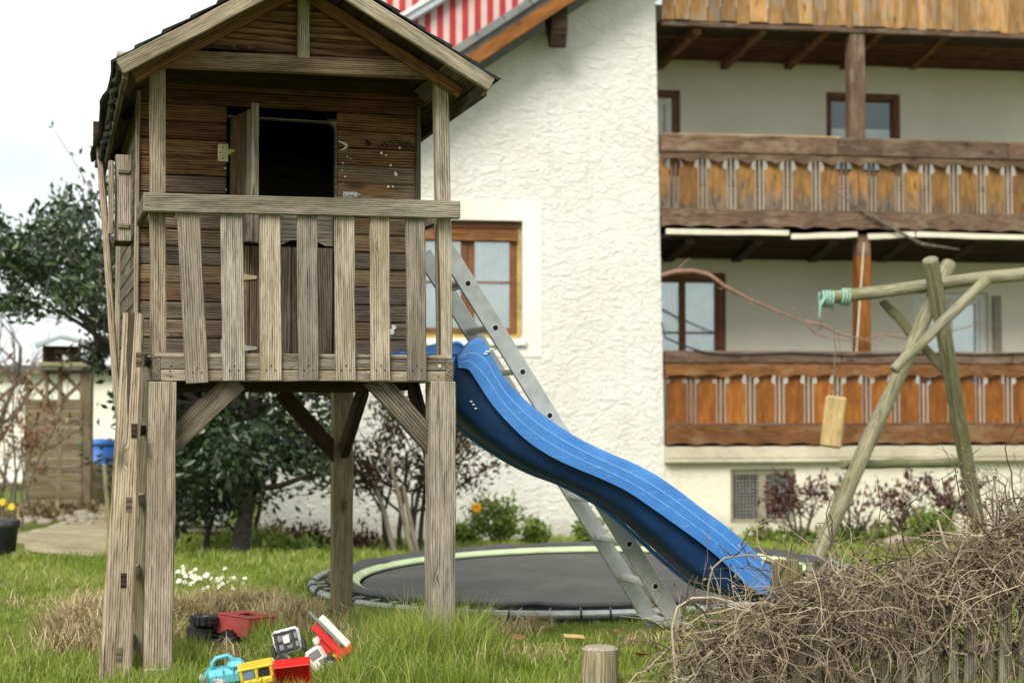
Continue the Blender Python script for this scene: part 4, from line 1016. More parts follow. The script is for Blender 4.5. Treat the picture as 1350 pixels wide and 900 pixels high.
m = MB(); m.box((cel[0], .2, cel[2]), (cel[1], .22, cel[3])); m.build('dark_room', M_DARKROOM, cw, True)
m = MB(); m.cbox((0.06, -0.06, zs-0.0), (S_R, NRB, H(1000, 586).z - 0.02), 0.015); m.build('slab_edge', M_LEDGE, house)
m = MB(); m.cbox((0.06, -0.10, zs-0.05), (S_R, 0.0195, zs-0.002), 0.01); m.build('ledge', M_LEDGE, house)

# ---- balconies: floor > handrail, apron, balusters, sticks, bottom rail
def wavy(s0, s1, z_top, z_bot, step, amp, n0, n1):
    m = MB(); poly_t = []; k = int((s1-s0)/step*8)
    low = []
    for i in range(k+1):
        s = s0 + (s1-s0)*i/k; ph_ = (s-s0)/step*math.pi; low.append((s, z_bot + amp*abs(math.sin(ph_))))
    for i in range(k):
        m.prism([low[i], low[i+1], (low[i+1][0], z_top), (low[i][0], z_top)], 'n', n0, n1)
    return m
PRB = random.Random(21)
def balcony(y_rail0, y_rail1, y_ap, y_p1, y_b0, y_b1, mats, period, px0, label, s0, n=-0.02):
    zz = lambda py: H(1100, py, n).z
    s1 = S_R
    zf = zz(y_b1) + 0.06
    m = MB(); m.box((s0, n+0.09, zf), (s1, NRB-0.002, zf+0.1)); b = m.build('balcony', W_DARK, house); b['label'] = label
    L_ = 3.3
    for k in range(3):                                       # rails come in lengths
        a, c = s0 + (s1-s0)*k/3, s0 + (s1-s0)*(k+1)/3 - 0.004
        plank('handrail', b, (a, n+0.02, (zz(y_rail0)+zz(y_rail1))/2), (c, n+0.02, (zz(y_rail0)+zz(y_rail1))/2), zz(y_rail0)-zz(y_rail1), 0.17, mats[0], (0, 0, 1), True, c=0.02, segs=5, jit=0.004)
    wavy(s0, s1, zz(y_rail1)-0.002, zz(y_ap)-0.01, period, 0.05, n-0.05, n-0.02).build('apron_board', mats[1], b, True)
    wavy(s0, s1, zz(y_b0), zz(y_b1), period, 0.03, n-0.06, n-0.03).build('bottom_board', mats[2], b, True)
    plank('bottom_rail', b, (s0, n+0.01, zz(y_b0)+0.012), (s1, n+0.01, zz(y_b0)+0.012), 0.024, 0.13, mats[0], (0, 0, 1), True, segs=6, jit=0.003)
    zt_, zb_ = zz(y_ap)+0.06, zz(y_p1)-0.02; hgt = zt_-zb_
    s = s0 + px0; w = period*0.66; za = zz(y_ap)
    while s < s1 - w:
        # flat board with shaped top corners
        prof = [(s, zb_), (s+w, zb_), (s+w, za-0.085), (s+w-0.035, za-0.075), (s+w-0.055, za-0.045), (s+w-0.045, za-0.01), (s+w-0.02, zt_), (s+0.02, zt_), (s+0.045, za-0.01), (s+0.055, za-0.045), (s+0.035, za-0.075), (s, za-0.085)]
        prof = [(max(p[0], s0 + 0.0005*i), p[1]) for i, p in enumerate(prof)]
        m = MB(); c0 = V((s+w/2, n+0.035, (zt_+zb_)/2))
        # local X upright so that the grain runs up the board
        m.add([(p[1]-c0.z, p[0]-c0.x, q) for q in (-0.011, 0.011) for p in prof], [tuple(range(12)), tuple(range(23, 11, -1))] + [(i, i+12, (i+1) % 12+12, (i+1) % 12) for i in range(12)])
        M = Matrix(((0, 1, 0, c0.x), (0, 0, -1, c0.y), (1, 0, 0, c0.z), (0, 0, 0, 1)))
        meshobj('baluster', m.mesh('baluster'), mats[3], b, True, M)
        for k in (0.28, 0.72):                               # a pair of turned sticks in the gap
            x = s + w + (period-w)*k; r = period*0.05
            m = MB(); hh = hgt/2; prf = [(r, -hh), (r, -hh*0.05), (r*0.7, -0.01), (r*1.35, 0.01), (r*0.7, hh*0.1), (r*1.35, hh*0.16), (r*0.75, hh*0.2), (r, hh*0.26), (r, hh)]
            m.tube([(h_, 0, 0) for _, h_ in prf], [a for a, _ in prf], 8)
            M = Matrix(((0, 1, 0, x), (0, 0, -1, n+0.045), (1, 0, 0, c0.z), (0, 0, 0, 1)))
            meshobj('turned_stick', m.mesh('turned_stick'), mats[4], b, True, M)
        s += period
    return b
per1 = (H(1230, 250).x - H(1047, 250).x)/5.0
bm_ = balcony(182, 207, 218, 283, 281, 303, (W_RAIL, W_RAIL, W_RAIL, W_ORANGE2, W_RAIL), per1, -0.13, 'middle balcony with peeling weathered boards', 0.022)
bl_ = balcony(463, 480, 498, 562, 560, 586, (W_RAIL, W_RAIL2, W_RAIL2, W_ORANGE, W_FRAME), per1*1.03, 0.035, 'lower balcony with bright orange boards', 0.066)
# upper balcony: plain upright boards
zt2, zb2 = 8.2, H(1100, 36).z
m = MB(); m.box((0.07, 0.1, zb2-0.03), (S_R, NRB-.002, zb2+0.05)); bu = m.build('balcony', W_DARK, house); bu['label'] = 'top balcony clad in upright yellow brown boards'
s = 0.05; k = 0
while s < S_R:
    w = PRB.uniform(0.16, 0.25) if s < 2.3 else PRB.uniform(0.07, 0.16)
    plank('upright_board', bu, (s+w/2, -0.01+PRB.uniform(-.006, .006), zb2+0.01+PRB.uniform(-.02, .02)), (s+w/2, -0.01, zt2), w-0.008, 0.022, W_LARCH, (1, 0, 0), True); s += w
plank('edge_beam', bu, (0.06, 0.02, zb2-0.035), (S_R, 0.02, zb2-0.035), 0.06, 0.1, W_RAIL, (0, 0, 1), True, segs=5, jit=0.003)
zj = H(1100, 46).z
for px in (920, 1006, 1090, 1163, 1254, 1330, 1410):
    f_ = H(px, 46, 0.06); bk = H(px-52, 92, NRB)
    plank('joist', bu, (f_.x, 0.075, f_.z+0.085), (bk.x, NRB-.005, bk.z+0.07), 0.15, 0.1, W_RAIL2, (0, 0, 1), True)
nb_ = 9
for k in range(nb_):
    n_ = 0.1 + (NRB-0.1)*(k+.5)/nb_
    zc = zj + 0.13 - 0.14*(n_/NRB)
    plank('ceiling_board', bu, (0.06, n_, zc), (S_R, n_, zc), NRB/nb_-0.006, 0.02, W_RED, (0, 1, 0), True)
# dark joists under the middle balcony
zj2 = H(1100, 314).z
for px in (880, 970, 1070, 1163, 1254, 1340):
    f_ = H(px+30, 314, 0.1); bk = H(px, 346, NRB)
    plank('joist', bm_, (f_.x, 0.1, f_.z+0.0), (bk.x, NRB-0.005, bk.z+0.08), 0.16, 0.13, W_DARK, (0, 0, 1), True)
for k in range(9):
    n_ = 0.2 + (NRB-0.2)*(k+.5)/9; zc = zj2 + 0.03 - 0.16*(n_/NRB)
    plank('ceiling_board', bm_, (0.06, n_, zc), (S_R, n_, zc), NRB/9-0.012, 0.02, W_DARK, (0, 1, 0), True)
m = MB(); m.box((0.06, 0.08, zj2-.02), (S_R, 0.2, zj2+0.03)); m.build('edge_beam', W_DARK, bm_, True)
# posts
def post(px0, y0, px1, y1, w, mt, n=0.1):
    plank('balcony_post', house, H(px0, y0, n), H(px1, y1, n), w, w, mt, (1, 0, 0), segs=4, jit=0.004, c=0.012)
post(1127, 45, 1128, 186, 0.21, W_RAIL); post(1136, 310, 1136, 340, 0.185, W_RAIL); post(1136, 338, 1136, 466, 0.19, W_ORANGE)
plank('cable', house, H(1139, 320, -0.01), H(1129, 465, -0.01), 0.018, 0.014, M_DUCT, (1, 0, 0))
# pale cable ducts below the middle balcony, pale batten on its rail
for a, b in (((878, 305), (1040, 307)), ((1043, 312), (1130, 309)), ((1144, 312), (1206, 309)), ((1208, 309), (1352, 313))):
    plank('cable_duct', house, H(*a, -0.05), H(*b, -0.05), 0.07, 0.03, M_DUCT, segs=3, jit=0.006)
plank('rail_batten', house, H(893, 178, -0.02), H(1108, 183, -0.02), 0.045, 0.05, W_PALE)
# ---- roof over the gable: rake board, soffit, grey verge, purlin end
NV = -0.62
def rk(px, py, n=NV): return H(px, py, n)
g0, g1 = rk(627, 85), rk(757, 0); sl_ = (g1 - g0); sl_n = sl_.normalized()
def along(p, t, up=0.0, n=None): 
    q = p + sl_n*t + V((-sl_n.z, 0, sl_n.x))*up
    return V((q.x, NV if n is None else n, q.z))
roof = None
m = MB(); u0 = along(g0, -4.0, 0.14); 
def slab(t0, t1, u0_, u1_, n0, n1):
    mm = MB(); pts = [along(g0, t0, u0_), along(g0, t1, u0_), along(g0, t1, u1_), along(g0, t0, u1_)]
    return mm.prism([(p.x, p.z) for p in pts], 'n', n0, n1)
roof = slab(-4.2, 6.0, 0.16, 0.235, NV+0.02, 8.0).build('roof', M_TILE, house)
for k in range(26):                                          # verge tiles, stepping up the slope
    t = -4.2 + 0.4*k; slab(t, t+0.43, 0.215 + 0.012, 0.32 + 0.0, NV-0.045, NV+0.3).build('verge_tile', M_TILE, roof, True)
plank('rake_board', roof, along(g0, -4.2, 0.07), along(g0, 6.0, 0.07), 0.16, 0.04, W_ORANGE, (0, 0, 1), True, segs=4, jit=0.002)
for k in range(5):
    n_ = NV + 0.05 + (0.0-NV)*(k+.5)/5; a = along(g0, -4.2, 0.135); b = along(g0, 6.0, 0.135)
    plank('soffit_board', roof, (a.x, n_, a.z), (b.x, n_, b.z), 0.118, 0.02, W_RED, (0, 1, 0), True)
pe0 = rk(748, 12, NV+0.06); 
m = MB(); q = H(741, 38, NV+0.12); w_ = 0.11
m.prism([(0.0, pe0.z+0.12), (NV+0.1, pe0.z+0.12), (NV+0.1, q.z+0.02), (NV+0.2, q.z-0.2), (NV+0.32, q.z-0.2), (0.0, q.z+0.16)], 's', pe0.x-w_-.08, pe0.x+w_-.1); m.build('purlin_end', W_DARK, roof, True)
# ------------------------------------------------------------------ striped screen behind the roof verge
ss0, ss1 = H(528, 60, 0.6), H(668, -5, 0.6)
scr = thing('awning', 'red and white striped awning above the grey verge of the house roof', 'awning', HF.W((ss0.x, 0.6, ss0.z)), (0, 0, HF.yaw))
slope = rs_; k = 0; wst = 0.083; x = -0.35
while x < 1.75:
    zb_ = (x)*slope - 0.75; zt_ = x*slope + 0.78
    m = MB(); m.prism([(x, zb_), (x+wst-0.002, zb_+(wst)*slope), (x+wst-0.002, zt_+wst*slope), (x, zt_)], 'n', -0.006 + 0.006*(k % 2), 0.012 + 0.006*(k % 2))
    m.build('stripe', M_REDCLOTH if k % 2 == 0 else M_PINKCLOTH, scr); x += wst; k += 1
bar0, bar1 = H(505, 42, 0.5), H(592, -6, 0.5); so = V((ss0.x, 0.6, ss0.z)); sd_ = V((1, 0, slope)).normalized()
plank('metal_cover', scr, bar0 - so - sd_*1.0, bar1 - so + sd_*0.9, 0.13, 0.1, M_BIRDROOF, (0, 0, 1), c=0.02)
plank('metal_cover', scr, bar0 - so - sd_*1.0 + V((0, -.06, .07)), bar1 - so + sd_*0.9 + V((0, -.06, .07)), 0.06, 0.05, M_WHITE, (0, 0, 1), c=0.02)

# ------------------------------------------------------------------ climber stem on the balcony
def stem_thing(name, label, cat, pts, radii, mat, twigs=0, seed=1, group=None):
    r = random.Random(seed); p0 = V(pts[0]); t = thing(name, label, cat, p0, group=group); P_ = [V(p)-p0 for p in pts]
    m = MB(); m.tube(P_, radii, 6); m.build('stem', mat, t, smooth=True)
    m = MB()
    for k in range(twigs):
        i = r.randrange(1, len(P_)); a = P_[i]; d = V((r.uniform(-1, 1), r.uniform(-.3, .3), r.uniform(-1, 1))).normalized()*r.uniform(.08, .3)
        m.tube([a, a+d*.5+V((0, 0, r.uniform(-.04, .04))), a+d], [radii[i]*.5, radii[i]*.35, 0.003], 4)
    if twigs: m.build('twigs', mat, t, smooth=True)
    return t
cl = [HF.W(H(x, y, -0.12)) for x, y in ((872, 363), (890, 358), (915, 357), (935, 362), (955, 377), (985, 393), (1010, 404), (1035, 415), (1060, 424), (1075, 440), (1100, 447), (1130, 450))]
stem_thing('climbing_branch', 'bare reddish climber branch arching across the lower balcony window', 'branch', cl, [.03, .03, .03, .028, .026, .018, .015, .014, .012, .01, .009, .005], M_CLIMB, 8, 4)
cl = [HF.W(H(x, y, -0.1)) for x, y in ((1060, 424), (1085, 428), (1105, 440), (1140, 448), (1165, 440), (1200, 447), (1240, 440), (1300, 425))]
stem_thing('climbing_branch', 'thin bare climber shoot above the lower balcony rail near its post', 'branch', cl, [.018, .016, .014, .013, .013, .012, .01, .006], M_CLIMB, 12, 5)
cl = [HF.W(H(x, y, -0.09)) for x, y in ((872, 425), (877, 445), (900, 455), (930, 465), (970, 468), (1040, 465), (1120, 469), (1200, 466), (1290, 468), (1352, 466))]
stem_thing('black_cable', 'thin black cable sagging along the lower balcony handrail', 'cable', cl, [.012]*10, M_BLACK)
cl = [HF.W(H(x, y, -0.13)) for x, y in ((1098, 250), (1140, 280), (1175, 300), (1215, 322), (1265, 329))]
stem_thing('dry_twig', 'dry twig hanging below the middle balcony ducts', 'branch', cl, [.008, .014, .018, .026, .012], M_BARK, 4, 6)
# ------------------------------------------------------------------ swing frame of round poles
YS = 13.2
sw_o = at(1180, 700, YS); sw_o.z = gz(sw_o.x, YS)
swing = thing('swing_frame', 'weathered round-pole swing frame standing on the lawn before the house', 'swing frame', sw_o)
def sw(px, py, Y=YS): return at(px, py, Y) - sw_o
g = lambda px, Y: (lambda p: V((p.x, Y, gz(p.x, Y)-0.05)) - sw_o)(at(px, 700, Y))
l1b = g(1070, 12.4); l2b = g(1297, 14.2)
log('leg', swing, l1b, sw(1252, 346, 13.45), 0.068, 0.062, W_POLE)
log('leg', swing, l2b, sw(1226, 341, 12.95), 0.072, 0.066, W_GREEN)
log('crossbeam', swing, sw(1086, 393, 13.45), sw(1420, 352, 13.0), 0.056, 0.058, W_POLE, segs=9)
log('brace', swing, sw(1178, 488, 12.7), sw(1301, 369, 13.0), 0.042, 0.046, W_POLE)
log('brace', swing, sw(1163, 395, 13.5), sw(1247, 491, 13.5), 0.043, 0.041, W_GREEN)
log('crossbar', swing, sw(1110, 612, 12.7), sw(1272, 609.5, 13.85), 0.04, 0.04, W_GREEN)
def coil(px, n_, tail, name, label):
    c = at(px, 394.5 - (px-1086)*0.12, 13.42); t = thing(name, label, 'rope', c)
    m = MB(); pts = [V((0.028*(i/10.0-n_/2.), 0.068*math.sin(i*0.6283+.6), 0.068*math.cos(i*0.6283+.6))) for i in range(n_*10)]
    m.tube(pts, 0.013, 6); m.build('coil', M_ROPE, t, smooth=True)
    if tail: m = MB(); m.tube([(-0.03, -0.085, 0.01), (-.075, -.09, -0.06), (-0.08, -.08, -.15), (-.075, -.08, -.2)], [.014, .014, .012, .008], 6); m.build('loose_end', M_ROPE, t, smooth=True)
coil(1090, 4, True, 'rope_knot', 'mint green rope wound round the far left beam end with a hanging tail')
coil(1114, 3, False, 'rope_knot', 'mint green rope knot on the beam just right of its left end')
# hanging wooden block
hb = at(1098, 556, 13.4); blk = thing('hanging_wood_block', 'pale yellow wooden block hanging on a string from the swing beam', 'block', hb)
a_, b_ = at(1103, 522, 13.4)-hb, at(1095, 590, 13.4)-hb
plank('wood_block', blk, a_, b_, 0.185, 0.07, W_PALE, (1, 0, 0), c=0.02, segs=3, jit=0.004)
m = MB(); tb = at(1097, 400, 13.42)-hb; m.tube([tb, (tb + a_)*.5 + V((.01, 0, 0)), a_ + V((-0.03, 0, 0.06))], 0.005, 5); m.tube([a_+V((-0.03, 0, 0.06)), a_+V((-.085, -.0, -0.03))], 0.004, 5); m.tube([a_+V((-0.03, 0, 0.06)), a_+V((.07, -.0, -0.02))], 0.004, 5); m.build('string', M_STRING, blk)

# ------------------------------------------------------------------ garden fence panel on the left
YF = 19.0
fo = at(75, 672, YF); fz = gz(fo.x, YF)
fen = thing('fence_panel', 'grey brown slatted garden fence panel with a lattice top', 'fence', (fo.x, YF, fz))
def fp(px, py): return at(px, py, YF) - V((fo.x, YF, fz))
x0, x1 = fp(34, 600).x, fp(110, 600).x; zt_ = fp(75, 490).z; zl_ = fp(75, 531).z; z0_ = 0.05
W_FENCE = wood('brown_grey_fence_wood', (0.07, 0.05, 0.03), (0.2, 0.155, 0.1), (0.31, 0.25, 0.17), 0.4, stain=(0.13, 0.12, 0.035), stain_amt=0.6)
nsl = 13
for k in range(nsl):
    z = z0_ + (zl_-z0_)*(k+.5)/nsl; plank('slat', fen, (x0, -0.055-0.012*(k % 2), z), (x1, -0.055-0.012*(k % 2), z), (zl_-z0_)/nsl*0.97, 0.014, W_FENCE)
for z in (zl_+0.02, zt_): plank('rail', fen, (x0, 0, z), (x1, 0, z), 0.05, 0.04, W_FENCE)
for x in (x0+0.02, (x0+x1)/2-0.1, x1-0.02): plank('upright', fen, (x, -0.03, z0_), (x, -0.03, zt_), 0.045, 0.03, W_FENCE, (1, 0, 0))
zz0, zz1 = zl_+0.04, zt_-0.02; hh = zz1-zz0; k = 0; x = x0 - hh
while x < x1:
    for sgn in (1, -1):
        a = V((x, 0.012*sgn, zz0 if sgn > 0 else zz1)); b = V((x+hh, 0.012*sgn, zz1 if sgn > 0 else zz0))
        d = b-a
        if a.x < x0: a = a + d*((x0-a.x)/d.x)
        if b.x > x1: b = b - d*((b.x-x1)/d.x)
        if (b-a).length > 0.05: plank('lattice_strip', fen, a, b, 0.046, 0.014, W_FENCE, (0, 0, 1), segs=0, jit=0)
    x += hh*0.8
plank('post', fen, (fp(115, 600).x, 0, -0.1), (fp(115, 600).x, 0, fp(115, 484).z), 0.115, 0.1, W_FENCE, (1, 0, 0))
# fence further left, low wall of boards on the right of the post
fo2 = at(128, 672, 20.0); fz2 = gz(fo2.x, 20)
bd = thing('board_fence', 'low brown board fence right of the lattice fence post', 'fence', (fo2.x, 20.0, fz2))
for k in range(5):
    z = 0.06 + 0.105*k; plank('board', bd, (-0.08, 0, z), (0.42, 0, z), 0.1, 0.02, W_FENCE)
for x in (-0.06, 0.36): plank('post', bd, (x, 0.04, -0.1), (x, 0.04, 0.58), 0.07, 0.07, W_FENCE, (1, 0, 0))
# white outbuilding far behind, with a flat dark roof edge
gb = at(60, 560, 27.0)
gar = thing('outbuilding', 'low white rendered outbuilding behind the lattice fence', 'building', (gb.x, 27.0, -0.5))
m = MB(); m.box((-3.6, 0, 0), (2.95, 5, 2.15)); gw = m.build('wall', M_SMOOTH, gar)
m = MB(); m.cbox((-3.8, -0.25, 2.15), (3.1, 5.2, 2.3), 0.02); m.build('roof', M_PAD, gar)
m = MB(); m.cbox((1.75, -0.04, 0.0), (2.6, 0.03, 1.95), 0.01); m.build('door', M_CELLAR, gar)
# blue bin, red-brown post, green pole
bb = at(133, 600, 20.6); bz = gz(bb.x, 20.6)
binn = thing('blue_bin', 'blue plastic tub with a lid behind the low board fence', 'bin', (bb.x, 20.6, bz), (0, 0, 0.2))
hb_ = at(131, 578, 20.6).z - bz
m = MB(); m.lathe([(0.0, 0.0), (0.17, 0.0), (0.215, hb_-0.06), (0.2, hb_-0.06), (0.16, 0.02)], (0, 0, 0), 20); m.build('tub', M_BLUEBIN, binn, smooth=True)
m = MB(); m.lathe([(0.235, hb_-0.075), (0.235, hb_-0.03), (0.2, hb_-0.012), (0.0, hb_)], (0, 0, 0), 20); m.build('lid', M_BLUEBIN, binn, smooth=True)
gp = at(145, 715, 15.0); gp.z = gz(gp.x, 15.0)
pole = thing('garden_stake', 'thin green stake leaning beside the path left of the playhouse', 'stake', gp)
log('stake', pole, (0.02, 0, -0.05), at(138, 612, 15.4)-gp, 0.028, 0.024, W_GREEN, segs=3)
# bird house on the fence
bh = at(80, 462, 18.9); bird = thing('bird_house', 'small bird feeder with a pale roof and dark opening above the lattice fence', 'bird feeder', (bh.x, 18.9, at(80, 484, 18.9).z), (0, 0, 0.3))
m = MB(); m.cbox((-0.27, -0.17, 0.0), (0.3, 0.17, 0.06), 0.01); m.build('tray', W_POLE, bird)
for sx in (-0.2, 0.23):
    for sy in (-0.12, 0.12): plank('upright', bird, (sx, sy, 0.06), (sx, sy, 0.27), 0.03, 0.03, W_DARK, (1, 0, 0))
m = MB(); m.box((-0.2, 0.1, 0.06), (0.23, 0.115, 0.27)); m.build('back_panel', W_DARK, bird)
m = MB(); m.prism([(-0.3, 0.24), (0.0, 0.36), (0.33, 0.29), (0.33, 0.33), (0.0, 0.4), (-0.31, 0.29)], 'n', -0.21, 0.2); m.build('roof', M_BIRDROOF, bird)
m = MB(); m.lathe([(0, -.05), (.035, -.04), (.04, .04), (0, .05)], (0.06, -0.02, 0.13), 10); m.build('feeder_tube', M_WHITE, bird)
plank('pole', bird, (0, 0.05, gz(bh.x, 18.9)-at(80, 484, 18.9).z), (0, 0.05, 0), 0.06, 0.06, W_FENCE, (1, 0, 0))
# black pot on the far left
pp = at(2, 738, 12.6); pp.z = gz(pp.x, 12.6)
pot = thing('plant_pot', 'round black plant pot at the left edge of the lawn', 'pot', pp)
m = MB(); m.lathe([(0.0, 0.01), (0.105, 0.0), (0.13, 0.24), (0.145, 0.25), (0.145, 0.31), (0.128, 0.31), (0.12, 0.25)], (0, 0, 0), 24); m.build('pot_body', M_POT, pot, smooth=True)
m = MB(); m.lathe([(0, 0.26), (0.125, 0.262)], (0, 0, 0), 24); m.build('soil', M_BARKD, pot)
# white water tank on a low stand, under the evergreen
tk = at(262, 716, 16.5); tk.z = gz(tk.x, 16.5)
tank = thing('water_tank', 'white plastic water tank on a rough timber stand below the evergreen', 'tank', tk)
zq = lambda py: at(262, py, 16.5).z - tk.z
for x in (-0.36, -0.05, 0.28): plank('stand_leg', tank, (x, 0, -0.05), (x, 0, zq(700)), 0.06, 0.06, W_DARK, (1, 0, 0))
plank('shelf', tank, (-0.42, 0, zq(698)), (0.34, 0, zq(698)), 0.3, 0.035, W_POLE, (0, 1, 0)); plank('shelf', tank, (-0.42, -0.1, zq(711)), (0.34, -0.1, zq(711)), 0.2, 0.03, W_POLE, (0, 1, 0))
m = MB(); xa, xb = at(268, 660, 16.5).x-tk.x, at(297, 660, 16.5).x-tk.x
m.cbox((xa, -0.12, zq(696)), (xb, 0.15, zq(640)), 0.05); tb_ = m.build('tank_body', M_TANK, tank)
for py in (656, 668, 682):
    m = MB(); m.cbox((xa-.008, -0.128, zq(py)-.006), (xb+.008, 0.158, zq(py)+.006), 0.004); m.build('tank_rib', M_TANK, tb_, True)
m = MB(); m.cbox((-0.3, -0.1, zq(697)), (-0.08, 0.1, zq(668)), 0.03); m.build('canister', M_GREYTOY, tank)
m = MB(); m.lathe([(0, -.08), (.05, -.08), (.055, .07), (.02, .09), (0, .1)], (-0.13, -0.13, zq(680)), 12); m.build('bottle', M_TANK, tank)

# ------------------------------------------------------------------ stump of a round post in the foreground
sp = at(791, 905, 6.02)
stump = thing('wooden_post_stump', 'short round grey post stump standing in the foreground grass', 'post', (sp.x, 6.02, gz(sp.x, 6.02)))
log('post', stump, (0, 0, -0.1), (0.0, 0, at(791, 852, 6.02).z - gz(sp.x, 6.02)), 0.076, 0.074, W_MOSS, sides=18, segs=3, jit=0.002)
tp = at(791, 852.5, 6.02).z - gz(sp.x, 6.02)
m = MB(); m.lathe([(0, 0.004), (0.03, 0.006), (0.06, 0.003), (0.073, -0.006)], (0, 0, tp), 18); m.build('cut_top', W_GREY, stump)

# ------------------------------------------------------------------ toys in the grass
def px_ground(px, py, k=4):
    yy = 1.14*F/(py-530)
    for _ in range(k): yy = (1.14 - gz((px-CX)/F*yy, yy))*F/(py-530)
    return (px-CX)/F*yy, yy
def toy(name, label, px, py, Y, rot, dz=0.0):
    x, y = px_ground(px, py); return thing(name, label, 'toy', (x, y, gz(x, y) + 0.012 + dz), rot)
def cb(parent, name, lo, hi, mat, c=0.006, sub=False, M=None):
    m = MB(); m.cbox(lo, hi, c, M); return m.build(name, mat, parent, sub)
def wheel(parent, name, c, r, w, axis, hub=M_GREYTOY, sub=False):
    m = MB(); k = r
    m.lathe([(0.55*r, -w/2), (0.9*r, -w/2), (r, -w*0.35), (r, w*0.35), (0.9*r, w/2), (0.55*r, w/2), (.5*r, w*.3), (.5*r, -w*.3), (0.55*r, -w/2)], c, 18, axis); o = m.build(name, M_BLACK, parent, sub)
    m = MB(); m.lathe([(0, -w*0.36), (0.3*r, -w*.42), (0.52*r, -w*0.33), (0.52*r, w*0.33), (0.3*r, w*.42), (0, w*0.36)], c, 14, axis); m.build('hub', hub, o, True) if not sub else m.build('hub', hub, parent, True)
    m = MB()
    for i in range(14):
        a = 2*math.pi*i/14; cc = V(c)
        ofs = {'y': V((math.cos(a)*r, 0, math.sin(a)*r)), 'x': V((0, math.cos(a)*r, math.sin(a)*r)), 'z': V((math.cos(a)*r, math.sin(a)*r, 0))}[axis]
        q = cc + ofs*1.0; e = w*0.42
        m.cbox(tuple(q - V((.006, .006, .006)) - V((e-.006 if axis == 'x' else 0, e-.006 if axis == 'y' else 0, e-.006 if axis == 'z' else 0))), tuple(q + V((.006, .006, .006)) + V((e-.006 if axis == 'x' else 0, e-.006 if axis == 'y' else 0, e-.006 if axis == 'z' else 0))), 0.002)
    if not sub: m.build('tread', M_BLACK, o, True)
    return o
# red and black trailer lying in the straw
t = toy('toy_trailer', 'faded red and black plastic toy trailer tipped over in the straw', 290, 852, 7.05, (math.radians(-4), math.radians(4), math.radians(-28)))
m = MB(); lo, hi = (-0.02, 0.0, 0.055), (0.15, 0.19, 0.125)
for a, b in (((-.02, 0, .055), (.15, .012, .135)), ((-.02, .178, .055), (.15, .19, .135)), ((-.02, .012, .055), (-.008, .178, .135)), ((.138, .012, .055), (.15, .178, .135)), ((-.008, .012, .055), (.138, .178, .066))): m.cbox(a, b, 0.004)
bx_ = m.build('box', M_REDFADE, t)
m = MB()
for a, b in (((-.022, -.002, .135), (.03, .192, .143)), ((.1, -.002, .135), (.152, .192, .143)), ((.03, -.002, .135), (.1, .05, .143)), ((.03, .15, .135), (.1, .192, .143))): m.cbox(a, b, 0.003)
m.build('top_plate', M_REDFADE, t)
cb(t, 'chassis', (-0.15, -0.05, 0.0), (-0.022, 0.14, 0.085), M_BLACK, 0.015); cb(t, 'mudguard', (-0.13, -0.07, 0.085), (-0.0, 0.0, 0.118), M_BLACK, 0.012)
wheel(t, 'wheel', (-0.06, -0.035, 0.105), 0.055, 0.045, 'z', M_ZINC)
wheel(t, 'wheel', (0.06, -0.005, 0.03), 0.045, 0.04, 'y')
t.scale = (1.1, 1.1, 1.1); t.location.z += 0.0
cb(t, 'drawbar', (-0.2, 0.02, 0.03), (-0.15, 0.04, 0.05), M_BLACK)
# light blue case
t = toy('toy_case', 'light blue plastic toy case with a carrying handle', 305, 902, 6.5, (math.radians(6), math.radians(-7), math.radians(14)))
cb(t, 'body', (-0.095, -0.04, 0.0), (0.06, 0.05, 0.072), M_BLUETOY, 0.02); cb(t, 'shoulder', (0.0, -0.037, 0.062), (0.07, 0.045, 0.095), M_BLUETOY, 0.014)
m = MB(); m.tube([(-0.06, 0, 0.06), (-0.055, 0, 0.1), (-0.04, 0, 0.115), (0.005, 0, 0.12), (0.02, 0, 0.11), (0.028, 0, 0.07)], 0.0085, 8); m.build('handle', M_BLUETOY, t, smooth=True)
m = MB()
for k in range(4): m.cbox((-0.06+0.012*k, -0.0425, 0.012+0.004*k), (-0.05+0.012*k, -0.0395, 0.045-0.003*k), 0.001)
m.cbox((-0.075, -0.0422, 0.02), (-0.025, -0.0392, 0.028), 0.001)
m.build('white_decal', M_WHITE, t)
for xx in (-0.02, 0.02): cb(t, 'rib', (xx-.0025, -0.0425, 0.004), (xx+.0025, 0.04, 0.0735), M_BLUETOY, 0.001)
m = MB(); m.cbox((-0.115, -0.03, 0.0), (-0.094, 0.03, 0.055), 0.008); m.build('white_cap', M_WHITETOY, t)
# yellow lorry cab
t = toy('toy_lorry', 'yellow plastic toy lorry cab with blue grey windows', 346, 906, 6.45, (math.radians(4), math.radians(-10), math.radians(10)))
cb(t, 'body', (-0.07, -0.05, 0.0), (0.06, 0.05, 0.05), M_YELTOY, 0.008)
for (x, y) in ((-0.065, -0.045), (-0.005, -0.045), (0.055, -0.045), (-0.065, 0.045), (0.055, 0.045)): cb(t, 'pillar', (x-.006, y-.005, 0.048), (x+.006, y+.005, 0.09), M_YELTOY, 0.002)
cb(t, 'roof', (-0.075, -0.053, 0.088), (0.064, 0.053, 0.1), M_YELTOY, 0.004)
cb(t, 'window', (-0.055, -0.046, 0.052), (-0.014, -0.04, 0.086), M_BLUEWIN, 0.002); cb(t, 'window', (0.005, -0.044, 0.052), (0.046, -0.04, 0.086), M_DARKROOM, 0.002)
wheel(t, 'wheel', (-0.035, -0.055, 0.0), 0.022, 0.016, 'y'); wheel(t, 'wheel', (0.04, -0.055, 0.0), 0.022, 0.016, 'y')
